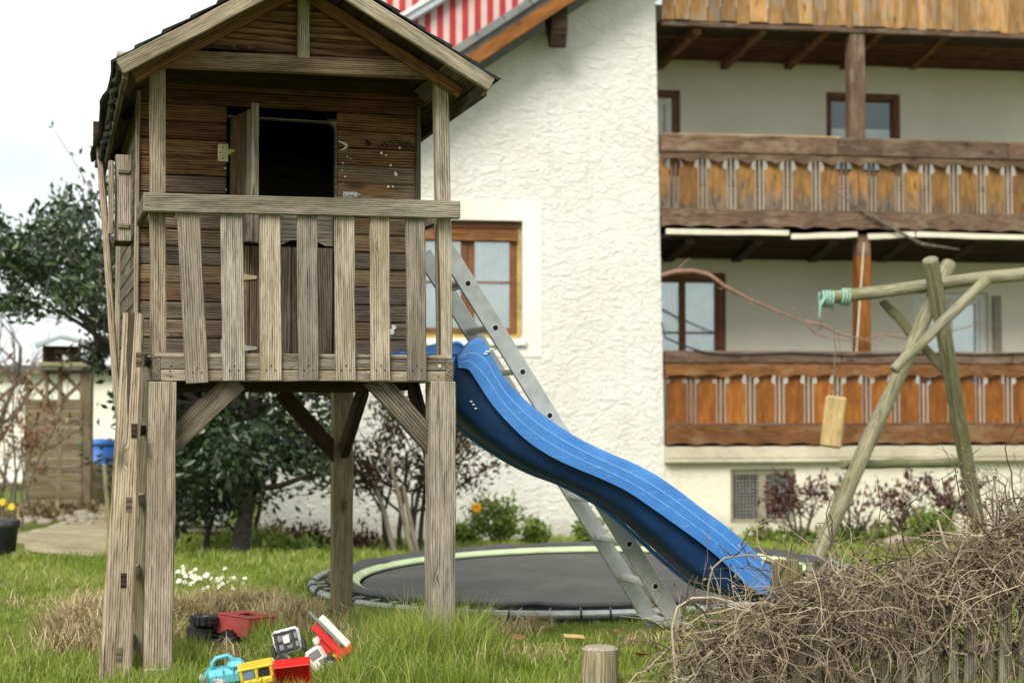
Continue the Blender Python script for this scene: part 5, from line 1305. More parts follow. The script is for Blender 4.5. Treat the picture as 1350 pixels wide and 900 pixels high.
# white lorry standing on end, its grey underframe showing
t = toy('toy_truck', 'white toy truck standing on its end with a grey grille underside', 388, 880, 6.75, (math.radians(-12), math.radians(-14), math.radians(6)))
cb(t, 'cab', (-0.055, -0.02, 0.06), (0.06, 0.06, 0.165), M_WHITETOY, 0.012)
cb(t, 'underframe', (-0.048, -0.03, 0.068), (0.05, -0.018, 0.15), M_GREYTOY, 0.004)
for xx in (-0.04, -0.008, 0.03): cb(t, 'frame_bar', (xx-.006, -0.038, 0.065), (xx+.006, -0.029, 0.155), M_BLACK, 0.002)
for zz in (0.075, 0.11, 0.148): cb(t, 'frame_bar', (-.05, -0.036, zz-.005), (.05, -0.0285, zz+.005), M_BLACK, 0.002)
cb(t, 'axle_block', (-0.012, -0.045, 0.1), (0.018, -0.0375, 0.135), M_ZINC, 0.003)
wheel(t, 'wheel', (-0.062, 0.0, 0.08), 0.024, 0.018, 'x'); wheel(t, 'wheel', (0.068, 0.0, 0.08), 0.024, 0.018, 'x')
cb(t, 'load_bed', (-0.09, -0.01, 0.0), (-0.0, 0.07, 0.062), M_WHITETOY, 0.012); wheel(t, 'wheel', (-0.035, -0.025, 0.02), 0.032, 0.022, 'y')
# red tipper tray, open towards us
t = toy('toy_tipper', 'bright red toy tipper tray lying open among the toys', 392, 905, 6.42, (math.radians(28), math.radians(-6), math.radians(4)))
m = MB(); w0, w1, hh = 0.058, 0.066, 0.125
m.add([(-w0, 0, 0), (w0, 0, 0), (w1, 0, hh), (-w1, 0, hh), (-w0, 0.012, 0), (w0, 0.012, 0), (w1, 0.012, hh), (-w1, 0.012, hh)], [(0, 1, 2, 3), (4, 7, 6, 5), (0, 4, 5, 1), (1, 5, 6, 2), (2, 6, 7, 3), (3, 7, 4, 0)])
m.build('tray_floor', M_REDTOY, t)
for sx in (-1, 1):
    m = MB(); a0, a1 = sx*w0, sx*w1; m.add([(a0, -0.04, 0), (a0+sx*.006, -0.04, 0), (a0+sx*.006, 0.012, 0), (a0, 0.012, 0), (a1, -0.04, hh), (a1+sx*.006, -0.04, hh), (a1+sx*.006, 0.012, hh), (a1, 0.012, hh)], [(0, 3, 2, 1), (4, 5, 6, 7), (0, 1, 5, 4), (1, 2, 6, 5), (2, 3, 7, 6), (3, 0, 4, 7)]); m.build('tray_side', M_REDTOY, t)
cb(t, 'tray_end', (-w1-.006, -0.04, hh), (w1+.006, 0.012, hh+.007), M_REDTOY, 0.002); cb(t, 'tailgate', (-w0-.004, -0.03, -.007), (w0+.004, 0.012, 0.0), M_REDTOY, 0.002)
m = MB(); m.lathe([(0, -.008), (.03, -.003), (.048, 0.004)], (0, 0, hh*0.72), 16, 'y'); m.build('tray_boss', M_REDTOY, t, smooth=True)
# white and red crane truck on its side
t = toy('toy_crane_truck', 'white and red toy fire truck with a raised ladder arm', 432, 880, 6.62, (math.radians(-6), math.radians(-32), math.radians(12)))
cb(t, 'cab', (-0.05, -0.035, 0.0), (0.03, 0.045, 0.1), M_WHITETOY, 0.012)
cb(t, 'side_window', (-0.035, -0.038, 0.055), (0.012, -0.033, 0.09), M_GREYTOY, 0.003); cb(t, 'window_frame', (-0.012, -0.039, 0.02), (0.02, -0.034, 0.045), M_GREYTOY, 0.003)
cb(t, 'bonnet', (-0.055, -0.03, -0.05), (0.0, 0.04, 0.004), M_WHITETOY, 0.01); wheel(t, 'wheel', (0.025, -0.042, 0.01), 0.024, 0.016, 'y')
for k in range(5): cb(t, 'grille_bar', (-0.05, -0.0325, -0.045+.009*k), (-0.005, -0.0285, -0.041+.009*k), M_GREYTOY, 0.001)
cb(t, 'turntable', (0.03, -0.03, 0.04), (0.085, 0.04, 0.115), M_REDTOY, 0.006); cb(t, 'rear_body', (0.01, -0.025, 0.1), (0.07, 0.04, 0.13), M_WHITETOY, 0.006)
R_ = Matrix.Rotation(math.radians(78), 4, 'Y') @ Matrix.Translation((-0.1, 0, 0)); R_.translation = V((0.06, -0.045, 0.12))
cb(t, 'arm', (-0.06, -0.012, -0.016), (0.11, 0.014, 0.016), M_REDTOY, 0.004, M=R_)
R2 = R_.copy(); R2.translation = V((0.105, -0.042, 0.125)); cb(t, 'ladder_arm', (-0.07, -0.014, -0.014), (0.1, 0.016, 0.016), M_WHITETOY, 0.004, M=R2)
R3 = R_.copy(); R3.translation = V((0.085, -0.062, 0.13)); cb(t, 'ram', (-0.11, -0.006, -0.006), (0.08, 0.006, 0.006), M_GREYTOY, 0.003, M=R3)
cb(t, 'basket', (0.06, -0.06, 0.0), (0.14, 0.0, 0.03), M_REDTOY, 0.004); cb(t, 'bumper', (0.045, -0.045, -0.04), (0.062, -0.03, 0.03), M_ORTOY, 0.003)
# dark ball-like lump behind the left stilt, white chip and brown leaves on the grass
for px, py, Y, nm, lb_, mt, sz in ((757, 858, 7.25, 'wood_chip', 'pale flat wood chip lying in the grass beside the stump', W_PALE, (0.05, 0.02, 0.007)), ):
    p = at(px, py, Y); o = thing(nm, lb_, 'wood chip', (p.x, Y, gz(p.x, Y)+0.06), (0.15, 0.1, 0.2)); plank('chip', o, (-sz[0], 0, 0), (sz[0], 0, 0), sz[1]*2, sz[2]*2, mt, (0, 1, 0))
b = at(183, 868, 6.9); o = thing('rubber_boot', 'black rubber boot standing half hidden behind the left stilt', 'boot', (b.x, 6.9, gz(b.x, 6.9)), (0, 0, 0.4))
m = MB(); m.tube([(0, 0, 0.16), (0.002, 0, 0.1), (0.0, 0, 0.05), (0.0, 0, 0.0)], [0.042, 0.04, 0.043, 0.045], 12); m.build('shaft', M_BLACK, o, smooth=True)
m = MB(); m.tube([(0.03, 0, 0.035), (-0.03, 0, 0.035), (-0.09, 0, 0.03), (-0.125, 0, 0.022)], [0.036, 0.042, 0.038, 0.018], 10); m.build('foot', M_BLACK, o, smooth=True)
# ------------------------------------------------------------------ grass
def blades(pts, h, w, lean, tone, rng, droop=0.0):
    """one mesh of bent three-face blades; every argument is an array per blade"""
    n = len(pts); a = rng.uniform(0, 2*np.pi, n); face = np.stack([np.cos(a), np.sin(a), 0*a], 1)
    b = rng.uniform(0, 2*np.pi, n); ld = np.stack([np.cos(b), np.sin(b), 0*b], 1) * lean[:, None]
    up = np.array([0, 0, 1.0])
    p0 = pts; p1 = pts + ld*0.3*h[:, None] + up*(h*0.55)[:, None]; p2 = pts + ld*h[:, None] + up*(h*np.sqrt(np.clip(1-np.minimum(lean, .95)**2*0.6, .05, 1)) - droop*h)[:, None]
    wv = face*w[:, None]
    v = np.stack([p0-wv*0.5, p0+wv*0.5, p1-wv*0.42, p1+wv*0.42, p2], 1).reshape(-1, 3)
    i = np.arange(n)*5
    return v, np.stack([i, i+1, i+3, i+2], 1), np.stack([i+2, i+3, i+4], 1), np.repeat(tone, 5)
def in_tramp(x, y): return (x-tc_.x)**2 + (y-tc_.y)**2 < 1.86**2
rng = np.random.default_rng(5)
def patchy(x, y): return 0.5 + 0.25*np.sin(x*3.1+y*1.7) + 0.25*np.sin(y*4.3-x*2.2+2) 
def scatter(n, y0, y1, f=0.36, dens=None):
    y = rng.uniform(y0**2, y1**2, n)**0.5; x = rng.uniform(-f, f, n)*y; return x, y
def lawn():
    V_, Q_, T_, A_ = [], [], [], []; off = 0
    def put(x, y, h, w, lean, tone):
        nonlocal off
        keep = ~in_tramp(x, y); x, y, h, w, lean, tone = [q[keep] for q in (x, y, h, w, lean, tone)]
        p = np.stack([x, y, ground_z(x, y) - 0.004], 1); v, q, t, a = blades(p, h, w, lean, np.clip(tone, 0, 1), rng)
        V_.append(v); Q_.append(q+off); T_.append(t+off); A_.append(a); off += len(v)
    # short turf in front
    for n, y0, y1, hm, wm in ((100000, 5.7, 8.9, 0.032, 0.0034), (70000, 8.6, 12.5, 0.045, 0.0055), (45000, 12, 19.5, 0.05, 0.010)):
        x, y = scatter(n, y0, y1)
        pt = patchy(x*1.7, y*1.7)
        # the house border, the path and the back beds stay bare
        ok = ~((x < -3.2*y/12) & (y > 13.0)) ; x, y, pt = x[ok], y[ok], pt[ok]
        k = len(x); put(x, y, hm*(0.6+0.9*rng.random(k))*(0.65+0.8*pt), np.full(k, wm)*(0.7+.6*rng.random(k)), 0.25+0.6*rng.random(k), 0.1+0.32*rng.random(k)+0.38*pt + (rng.random(k) > 0.9)*0.4)
    # long tufts: round the stilts, toys and along the trampoline
    tufts = []
    def band(px0, px1, py0, py1, n, h, spread=0.035, tone=0.35):
        for _ in range(n):
            px = rng.uniform(px0, px1); py = rng.uniform(py0, py1); yy = 1.14*F/(py-530)
            for _k in range(3): yy = (1.14 - gz((px-CX)/F*yy, yy))*F/(py-530)
            tufts.append(((px-CX)/F*yy, yy, h*rng.uniform(.6, 1.25), spread, tone))
    band(470, 640, 828, 915, 210, 0.165, 0.04); band(400, 470, 822, 850, 40, 0.07); band(440, 480, 895, 920, 20, .1); band(530, 640, 852, 888, 80, 0.24, 0.03, 0.42); band(215, 270, 850, 915, 40, 0.11); band(335, 375, 838, 868, 38, 0.15, .03, .3); band(265, 480, 908, 945, 90, 0.075); band(330, 375, 862, 885, 20, .1)
    band(640, 900, 835, 905, 130, 0.07); band(425, 1000, 815, 832, 130, 0.045); band(0, 200, 840, 905, 90, 0.085); band(150, 240, 885, 925, 55, 0.1, .03)
    band(230, 440, 720, 800, 90, 0.09, .05, .45); band(0, 230, 760, 840, 80, 0.06, .05, .4); band(880, 960, 810, 860, 60, 0.10); band(1000, 1200, 740, 760, 60, 0.07, .05, .3)
    for (x, y, h, sp, tn) in tufts:
        k = int(rng.integers(26, 48)); xx = x + rng.normal(0, sp, k); yy = y + rng.normal(0, sp, k)
        put(xx, yy, h*(0.45+0.75*rng.random(k)), np.full(k, 0.0042)*(.7+.6*rng.random(k))*(y/6.8), 0.15+0.75*rng.random(k)**1.4, tn-0.12+0.45*rng.random(k) + (rng.random(k) > 0.86)*0.4)
    me = fast_mesh('grass', np.concatenate(V_), np.concatenate(Q_), np.concatenate(T_), np.concatenate(A_))
    o = meshobj('grass', me, M_GRASS); tag(o, 'green lawn grass with longer tufts round the stilts', 'grass', kind='stuff')
lawn()
def straw(name, label, spots, hl, seed):
    r = np.random.default_rng(seed); V_, Q_, T_, A_ = [], [], [], []; off = 0
    for (px, py, sp, n, h) in spots:
        x, y = px_ground(px, py); xx = x + r.normal(0, sp, n); yy = y + r.normal(0, sp*.8, n)
        lift = np.abs(r.normal(0, h*0.35, n))
        p = np.stack([xx, yy, ground_z(xx, yy)+lift*np.exp(-((xx-x)**2+(yy-y)**2)/(2*sp*sp))], 1)
        v, q, t, a = blades(p, h*(0.5+r.random(n)), np.full(n, 0.0045)*(.6+.8*r.random(n)), 0.55+0.9*r.random(n), np.clip(r.normal(.55, .25, n), 0, 1), r, 0.25*r.random(n))
        V_.append(v); Q_.append(q+off); T_.append(t+off); A_.append(a); off += len(v)
    o = meshobj(name, fast_mesh(name, np.concatenate(V_), np.concatenate(Q_), np.concatenate(T_), np.concatenate(A_)), M_STRAW); tag(o, label, 'dry grass', kind='stuff')
straw('dry_grass', 'heap of pale dry grass at the foot of the wooden ladder', [(105, 845, .09, 1100, .18), (125, 830, .08, 900, .17), (140, 855, .07, 700, .17), (95, 865, .09, 300, .14), (120, 815, .07, 300, .13), (200, 835, .06, 250, .14), (175, 860, .05, 200, .14)], 0.12, 3)
straw('dry_grass', 'band of flattened straw behind the red and black toy', [(245, 815, .08, 500, .13), (275, 808, .08, 600, .12), (310, 806, .09, 650, .12), (345, 806, .08, 500, .12), (375, 812, .08, 350, .12), (400, 830, .1, 200, .14), (235, 852, .05, 150, .13), (300, 872, .06, 120, .1), (360, 825, .1, 250, .14), (420, 812, .08, 160, .11)], 0.12, 4)
straw('dry_grass', 'dry bleached tufts in the grass below the trampoline', [(480, 850, .07, 120, .1), (540, 835, .08, 120, .1), (660, 840, .09, 220, .11), (700, 830, .07, 160, .1), (620, 875, .06, 160, .1), (500, 880, .12, 200, .1), (580, 860, .12, 220, .1), (450, 840, .1, 160, .1), (720, 870, .14, 160, .07), (850, 850, .12, 160, .07), (30, 800, .2, 160, .08), (60, 770, .3, 160, .07), (740, 815, .1, 160, .08), (800, 815, .09, 140, .08), (900, 815, .08, 160, .08)], 0.1, 6)
# ------------------------------------------------------------------ daisies
def daisy_mesh():
    me = bpy.data.meshes.new('daisy'); vs = []; fs = []; mi = []
    for k in range(9):
        a = 2*math.pi*k/9; d = V((math.cos(a), math.sin(a), 0)); e = V((-math.sin(a), math.cos(a), 0)); b = len(vs)
        vs += [d*.004 + V((0, 0, .06)), d*.011 + e*.0042 + V((0, 0, .064)), d*.0155 + V((0, 0, .066)), d*.011 - e*.0042 + V((0, 0, .064))]; fs.append((b, b+1, b+2, b+3)); mi.append(0)
    b = len(vs); vs += [V((.0055*math.cos(k*math.pi/3), .0055*math.sin(k*math.pi/3), .0635)) for k in range(6)] + [V((0, 0, .067))]; fs += [(b+k, b+(k+1) % 6, b+6) for k in range(6)]; mi += [1]*6
    b = len(vs); vs += [V((.0015, 0, 0)), V((-.0015, 0, 0)), V((-.001, 0, .06)), V((.001, 0, .06))]; fs.append((b, b+1, b+2, b+3)); mi.append(2)
    me.from_pydata([tuple(v) for v in vs], [], fs); me.materials.append(M_PETAL); me.materials.append(M_YELPETAL); me.materials.append(M_EVER); me.polygons.foreach_set('material_index', mi); me.update(); return me
dm = daisy_mesh(); r = random.Random(9)
spots = [(r.gauss(268, 22), r.gauss(768, 7)) for _ in range(34)] + [(r.gauss(312, 14), r.gauss(772, 5)) for _ in range(12)] + [(r.uniform(225, 260), r.gauss(764, 6)) for _ in range(8)]
for px, py in spots:
    x, y = px_ground(px, py); o = bpy.data.objects.new('daisy', dm); COL.objects.link(o); o.location = (x, y, gz(x, y)+.02); o.rotation_euler = (math.radians(55) + r.uniform(-.4, .4), r.uniform(-.3, .3), r.uniform(-.5, .5)); o.scale = (1.05,)*3
    tag(o, 'small white daisy in the grass patch behind the straw', 'daisy', 'daisies in the lawn')
# ------------------------------------------------------------------ woody plants
def rot_to(d): return d.to_track_quat('Z', 'Y').to_matrix()
def leaf_cloud(pts, dirs, size, rng, tone, droop=0.0, aspect=0.45, fold=0.15):
    n = len(pts); d = dirs + rng.normal(0, .75, (n, 3)); d[:, 2] -= droop; d /= np.linalg.norm(d, axis=1)[:, None]
    u = rng.normal(0, 1, (n, 3)); u -= (u*d).sum(1)[:, None]*d; u /= np.linalg.norm(u, axis=1)[:, None]
    w = np.cross(d, u); s = size*(.6+.8*rng.random(n))[:, None]
    a = pts; b = pts + d*s*.5 + u*s*aspect*.5 + w*s*fold; c = pts + d*s; e = pts + d*s*.5 - u*s*aspect*.5 + w*s*fold
    v = np.stack([a, b, c, e], 1).reshape(-1, 3); i = np.arange(n)*4
    return v, np.stack([i, i+1, i+2], 1), np.stack([i, i+2, i+3], 1), np.repeat(tone, 4)
def grow(base, d, length, rad, depth, r, out, tips, split=3, wob=.25, up=.1, shrink=.68, tip_r=.004):
    pts = [V(base)]; rads = [rad]; n = 5; dd = V(d).normalized()
    for i in range(n):
        dd = (dd + V((r.gauss(0, wob), r.gauss(0, wob), r.gauss(0, wob)+up))*.5).normalized(); pts.append(pts[-1] + dd*length/n); rads.append(max(tip_r, rad*(1-(i+1)/n*(.45 if depth else .85))))
    out.append((pts, rads))
    if depth == 0: tips += [(p, dd) for p in pts[1:]]; return
    for k in range(split):
        i = r.randint(2, n); side = V((r.gauss(0, 1), r.gauss(0, 1), r.gauss(0, .6)+up)).normalized()
        grow(pts[i], (dd*.7 + side*.8), length*shrink*r.uniform(.75, 1.2), rads[i]*.62, depth-1, r, out, tips, split, wob, up, shrink, tip_r)
    if depth <= 1: tips += [(p, dd) for p in pts[2:]]
def plant(name, label, cat, base, stems, leafmat, barkmat, per_tip, size, seed, tone=(.45, .25), spread=.05, group=None, droop=0.0, aspect=.45, sides=5, trunk_name='trunk', crown_name='crown', clip=None):
    """stems: list of (offset, direction, length, radius, depth, split, up, shrink)"""
    r = random.Random(seed); rg = np.random.default_rng(seed); out = []; tips = []
    for (of, d, L, rad, depth, split, up, shrink) in stems: grow(V(of), V(d), L, rad, depth, r, out, tips, split, .25, up, shrink)
    t = thing(name, label, cat, base, group=group); m = MB()
    for pts, rads in out:
        if clip is not None and rads[0] < .024 and not clip(pts[-1]): continue
        m.tube(pts, rads, sides if rads[0] > .012 else 3, False)
    m.build(trunk_name, barkmat, t, smooth=True, fix=False)
    if per_tip:
        P0 = np.array([tuple(p) for p, _ in tips]); D0 = np.array([tuple(d) for _, d in tips])
        if clip is not None:
            k = np.array([clip(p) for p in P0]); P0, D0 = P0[k], D0[k]
        P_ = np.repeat(P0, per_tip, 0) + rg.normal(0, spread, (len(P0)*per_tip, 3)); D_ = np.repeat(D0, per_tip, 0)
        ct = np.repeat(rg.normal(0, .12, len(P0)), per_tip)
        v, t1, t2, a = leaf_cloud(P_, D_, size, rg, np.clip(rg.normal(tone[0], tone[1], len(P_)) + ct, 0, 1), droop, aspect)
        meshobj(crown_name, fast_mesh(crown_name, v, None, np.concatenate([t1, t2]), a), leafmat, t)
    return t
def pixel(p, o):                                             # where a point of a plant stands against the fence behind it
    y = p[1]+o.y; return CX + F*(p[0]+o.x)/y, 530 - F*(p[2]+o.z-CAMZ)/y
def gpt(px, Y): p = at(px, 600, Y); return V((p.x, Y, gz(p.x, Y)-.03))
# evergreen behind the stilts (trunk seen below the deck)
b = gpt(318, 14.0)
plant('evergreen_tree', 'dense dark evergreen tree with a thick trunk seen below the playhouse deck', 'tree', b,
      [((0, 0, 0), (0.02, 0, 1), 1.1, .11, 0, 4, .1, .8)] + [((0.0, 0, .6+.085*k), (math.cos(k*2.4), math.sin(k*2.4)*.7, .18+.12*(k % 3)), .95, .035, 2, 4, .0, .7) for k in range(14)] + [((0, 0, 1.1), (0.1, 0.05, 1), 2.2, .08, 2, 6, .12, .55), ((0, 0, 1.2), (-.4, .1, 1), 2.3, .06, 2, 6, .12, .55), ((0, 0, 1.0), (-.75, .1, .55), 1.5, .05, 2, 5, .06, .6)],
      M_EVER, M_BARKD, 15, .085, 31, spread=.08, clip=lambda p: p[2] > .3 and not (p[0] > .45 and p[2] < .72) and not (pixel(p, b)[0] < 170 and pixel(p, b)[1] > 405) and pixel(p, b)[0] < 440 and not (pixel(p, b)[0] < 175 and pixel(p, b)[1] < 200))
b = gpt(272, 14.4)
plant('evergreen_tree', 'young evergreen with a thin bare stem left of the thick trunk below the deck', 'tree', b, [((0, 0, 0), (0, 0, 1), .9, .035, 1, 3, .1, .7)] + [((0, 0, .75), (math.cos(k*1.9), math.sin(k*1.9), .5), .7, .02, 1, 5, .05, .7) for k in range(7)], M_EVER, M_BARKD, 12, .085, 32, spread=.075, clip=lambda p: p[2] > .5 and pixel(p, b)[0] > 200)
b = gpt(206, 15.2)
plant('evergreen_tree', 'tall loose evergreen tree left of the playhouse with open upper twigs', 'tree', b,
      [((0, 0, 0), (-.04, 0, 1), 1.6, .09, 0, 2, .1, .8)] + [((0, 0, 1.5+.1*k), (-.95+.25*math.cos(k*2.1), math.sin(k*2.4)*.5, .28+.12*(k % 3)), 1.15, .035, 2, 4, .06, .66) for k in range(9)] + [((0, 0, 1.5), (-.25, 0, 1), 1.3, .05, 2, 4, .1, .42), ((0, 0, 1.9), (-.32, 0, 1), 1.3, .025, 1, 3, .1, .3)],
      M_EVER, M_BARKD, 9, .085, 34, tone=(.55, .25), spread=.06, clip=lambda p: pixel(p, b)[1] < 412 or (pixel(p, b)[0] > 118 and pixel(p, b)[1] < 480))
b = gpt(216, 16.0)
plant('slender_tree', 'slender tree with one thin twig showing left of the playhouse roof', 'tree', b, [((0, 0, 0), (0, 0, 1), 3.2, .07, 0, 0, .1, .6), ((0, 0, 3.0), (-.1, 0, 1), 1.6, .03, 1, 3, .12, .3), ((0, 0, 3.0), (.15, 0, 1), 1.8, .03, 1, 3, .15, .3), ((-.05, 0, 2.8), (-.72, 0, .9), 2.0, .012, 0, 3, .12, .3)], M_EVER, M_BARK, 2, .075, 36, tone=(.6, .2), spread=.04, clip=lambda p: p[2] > 2.95)
b = gpt(258, 17.4)
plant('evergreen_bush', 'dark evergreen bush behind the white tank below the deck', 'bush', b, [((.16*k-.6, 0, 0), (math.cos(k*2.4)*.4, math.sin(k*2.4)*.3, 1), .85, .03, 1, 5, .05, .6) for k in range(9)], M_EVER, M_BARKD, 14, .09, 37, spread=.09, trunk_name='stems', crown_name='foliage')
# red and green shrub with leaning pale stems
b = gpt(528, 15.6)
plant('shrub', 'loose reddish green shrub with leaning stems against the gable wall', 'shrub', b, [((.1*k-.1, .05*k, 0), (-.28+.05*k, 0, 1), 1.05, .03, 2, 4, .08, .6) for k in range(4)] + [((.12, 0, .0), (.15, 0, 1), 1.0, .02, 2, 4, .08, .6)], M_REDLEAF, M_BARKD, 9, .06, 41, tone=(.38, .3), spread=.08, trunk_name='stems', crown_name='foliage', clip=lambda p: p[2] > .45)
for k, (x0_, y0_, x1_, y1_, lb_) in enumerate(((492, 622, 522, 728, 'leftmost'), (512, 600, 546, 732, 'middle'), (531, 640, 552, 722, 'rightmost'))):
    a = at(x1_, y1_, 15.2); t = thing('wooden_stake', f'{lb_} of the three pale stakes leaning in the reddish shrub', 'stake', (a.x, 15.2, gz(a.x, 15.2)), group='stakes leaning in the shrub')
    log('stake', t, (0, 0, -.05), at(x0_, y0_, 15.5) - t.location, .028, .022, W_GREY2, segs=4, sides=8)
# dark red ground cover along the gable wall
def low_cover(name, label, spots, mat, bark, size, hgt, seed, n=40):
    r_ = np.random.default_rng(seed); V_, T1, T2, A_ = [], [], [], []; off = 0; rr = random.Random(seed)
    base = None
    for (px, Y, sp, h) in spots:
        p = gpt(px, Y)
        if base is None: base = V(p)
        k = n; q = np.stack([p.x-base.x + r_.normal(0, sp, k), r_.normal(0, sp, k) + Y - base.y, p.z-base.z + np.abs(r_.normal(0, h*.5, k))+.03], 1)
        v, a, c, t = leaf_cloud(q, np.tile([0, 0, .8], (k, 1)), size, r_, np.clip(r_.normal(.5, .28, k), 0, 1)); V_.append(v); T1.append(a+off); T2.append(c+off); A_.append(t); off += len(v)
    t = thing(name, label, 'plant', base); meshobj('leaves', fast_mesh(name, np.concatenate(V_), None, np.concatenate(T1+T2), np.concatenate(A_)), mat, t)
    m = MB()
    for (px, Y, sp, h) in spots:
        p = gpt(px, Y)-base
        for _ in range(5): m.tube([p + V((rr.gauss(0, sp*.5), rr.gauss(0, sp*.5), 0)), p + V((rr.gauss(0, sp), rr.gauss(0, sp), h*rr.uniform(.5, 1.1)))], [.006, .003], 3)
    m.build('stems', bark, t)
    return t
r = random.Random(77)
low_cover('ground_cover', 'dark red low ground cover at the foot of the gable wall', [(350+9*k, 16.2+r.uniform(-.5, .5), .12, .2) for k in range(16)], M_DARKRED, M_BARKD, .07, .2, 51, 60)
low_cover('ground_cover', 'green leafy border plants at the foot of the cellar wall', [(1000+13*k, 18.0+r.uniform(-.4, .4), .13, .14) for k in range(18)], M_BUSH, M_BARK, .1, .14, 52, 60)
low_cover('ground_cover', 'low green plants beside the trunk below the deck', [(300+14*k, 14.6+r.uniform(-.4, .4), .12, .16) for k in range(9)], M_BUSH, M_BARK, .08, .15, 53, 60)
low_cover('ground_cover', 'grey brown leaf litter and weeds beside the beige path', [(10+13*k, 18.0+r.uniform(-.6, .6), .16, .08) for k in range(9)], M_DRYLEAF, M_BARK, .09, .1, 54, 60)
# bushes along the gable wall
def bush(px, Y, hpx, wpx, seed, label, mat=M_BUSH, size=.06, per=7, name='bush', dens=9):
    b = gpt(px, Y); h = hpx*Y/F; w = wpx*Y/F
    return plant(name, label, 'bush', b, [((0, 0, 0), (math.cos(k*2.4)*w*.5/max(h, .1), math.sin(k*2.4)*.35, 1), h*.62*(0.8+.3*((k*7) % 5)/5), .014, 1, 4, .05, .5) for k in range(dens)], mat, M_BARK, per, size, seed, tone=(.5, .25), spread=.045, trunk_name='stems', crown_name='foliage')
bush(655, 16.6, 78, 70, 61, 'bright green bush with an orange flower beside the playhouse leg')
bush(705, 17.0, 42, 36, 62, 'small olive bush right of the bright green bush', per=5)
bush(775, 17.2, 50, 40, 63, 'green bush seen between the ladder rungs', per=6)
bush(858, 17.2, 40, 40, 64, 'low green bush under the lower part of the slide', per=6)
bush(1226, 17.0, 62, 90, 65, 'round dark green bush behind the swing frame', per=9)
bush(610, 17.2, 30, 30, 66, 'little green bush left of the bright green bush', per=5)
fl = at(628, 669, 16.3); t = thing('orange_flower', 'single orange flower on the bright green bush', 'flower', fl)
m = MB()
for k in range(9):
    a = 2*math.pi*k/9; m.tube([V((0, 0, 0)), V((math.cos(a)*.035, -.02, math.sin(a)*.035)), V((math.cos(a)*.065, -.015, math.sin(a)*.065))], [.008, .02, .006], 5)
m.build('petals', M_ORPETAL, t, smooth=True)
# rose bushes with dark red shoots before the cellar wall
for px, hh, sd, lb_ in ((1055, 110, 71, 'bare rose bush with dark red shoots left of the swing leg'), (1120, 95, 72, 'bare arching rose bush behind the slanting swing leg'), (1195, 95, 73, 'dark red leaved rose bush beneath the swing crossbar'), (1262, 100, 74, 'dark red leaved rose bush behind the right swing leg')):
    Y = 17.6; h = hh*Y/F
    plant('rose_bush', lb_, 'bush', gpt(px, Y), [((0, 0, 0), (math.cos(k*2.2)*.5, .15*math.sin(k), 1), h*.62, .017, 2, 3, .08, .55) for k in range(5)], M_DARKRED, M_BARKD, 1 if sd in (72,) else 2, .065, sd, tone=(.5, .3), spread=.03, trunk_name='stems', crown_name='shoots')
for px, hh, sd, lb_ in ((1322, 150, 75, 'bare grey shrub at the right edge behind the dry hedge'), (1345, 110, 76, 'bare twiggy shrub cut by the right photo edge')):
    Y = 15.0; plant('bare_shrub', lb_, 'shrub', gpt(px, Y), [((0, 0, 0), (math.cos(k*2.2)*.35, 0, 1), hh*Y/F*.6, .014, 2, 3, .12, .5) for k in range(5)], M_RUST, M_BARK, 0, .06, sd, trunk_name='stems')
# brown shrubs and bare trees at the left edge
for px, Y, hh, sd, lb_ in ((-8, 16.0, 330, 81, 'rust brown shrub at the left photo edge'), (10, 17.5, 200, 82, 'thin rust brown shrub before the lattice fence')):
    plant('brown_shrub', lb_, 'shrub', gpt(px, Y), [((.1*k-.2, 0, 0), (math.cos(k*2.2)*.1, 0, 1), hh*Y/F*.55, .014, 2, 3, .16, .4) for k in range(6)], M_RUST, M_BARK, 1, .065, sd, tone=(.5, .3), spread=.05, trunk_name='stems', crown_name='leaves')
for px, Y, hh, sd, lb_ in ((-10, 24.0, 330, 84, 'hazy bare tree at the far left behind the fence'), (45, 30.0, 200, 85, 'distant bare tree above the outbuilding'), (15, 33.0, 230, 86, 'distant bare tree left of the outbuilding')):
    plant('bare_tree', lb_, 'tree', gpt(px, Y), [((0, 0, 0), (0, 0, 1), hh*Y/F*.4, .09, 2, 5, .15, .65), ((0, 0, hh*Y/F*.2), (.3, 0, 1), hh*Y/F*.4, .05, 2, 5, .12, .6), ((0, 0, hh*Y/F*.2), (-.3, 0, 1), hh*Y/F*.4, .05, 2, 5, .12, .6)], M_RUST, M_BARK, 0, .05, sd)
# yellow flowers low on the left
for k, (px, py) in enumerate(((3, 662), (15, 668), (8, 690))):
    p = at(px, py, 15.0); t = thing('yellow_flower', ['uppermost yellow bloom at the left photo edge', 'yellow bloom right of the uppermost one at the left edge', 'lowest yellow bloom above the black pot'][k], 'flower', (p.x, 15.0, gz(p.x, 15.0)), group='yellow flowers at the left edge')
    m = MB(); z = p.z-gz(p.x, 15.0); m.tube([(0, 0, 0), (.01, 0, z)], .006, 4); m.build('stem', M_BARK, t); m = MB()
    for j in range(7):
        a = 2*math.pi*j/7; m.tube([V((.01, 0, z)), V((.01+math.cos(a)*.02, -.02, z+math.sin(a)*.02)), V((.01+math.cos(a)*.042, -.01, z+math.sin(a)*.042))], [.007, .014, .004], 5)
    m.build('petals', M_YELPETAL, t, smooth=True)
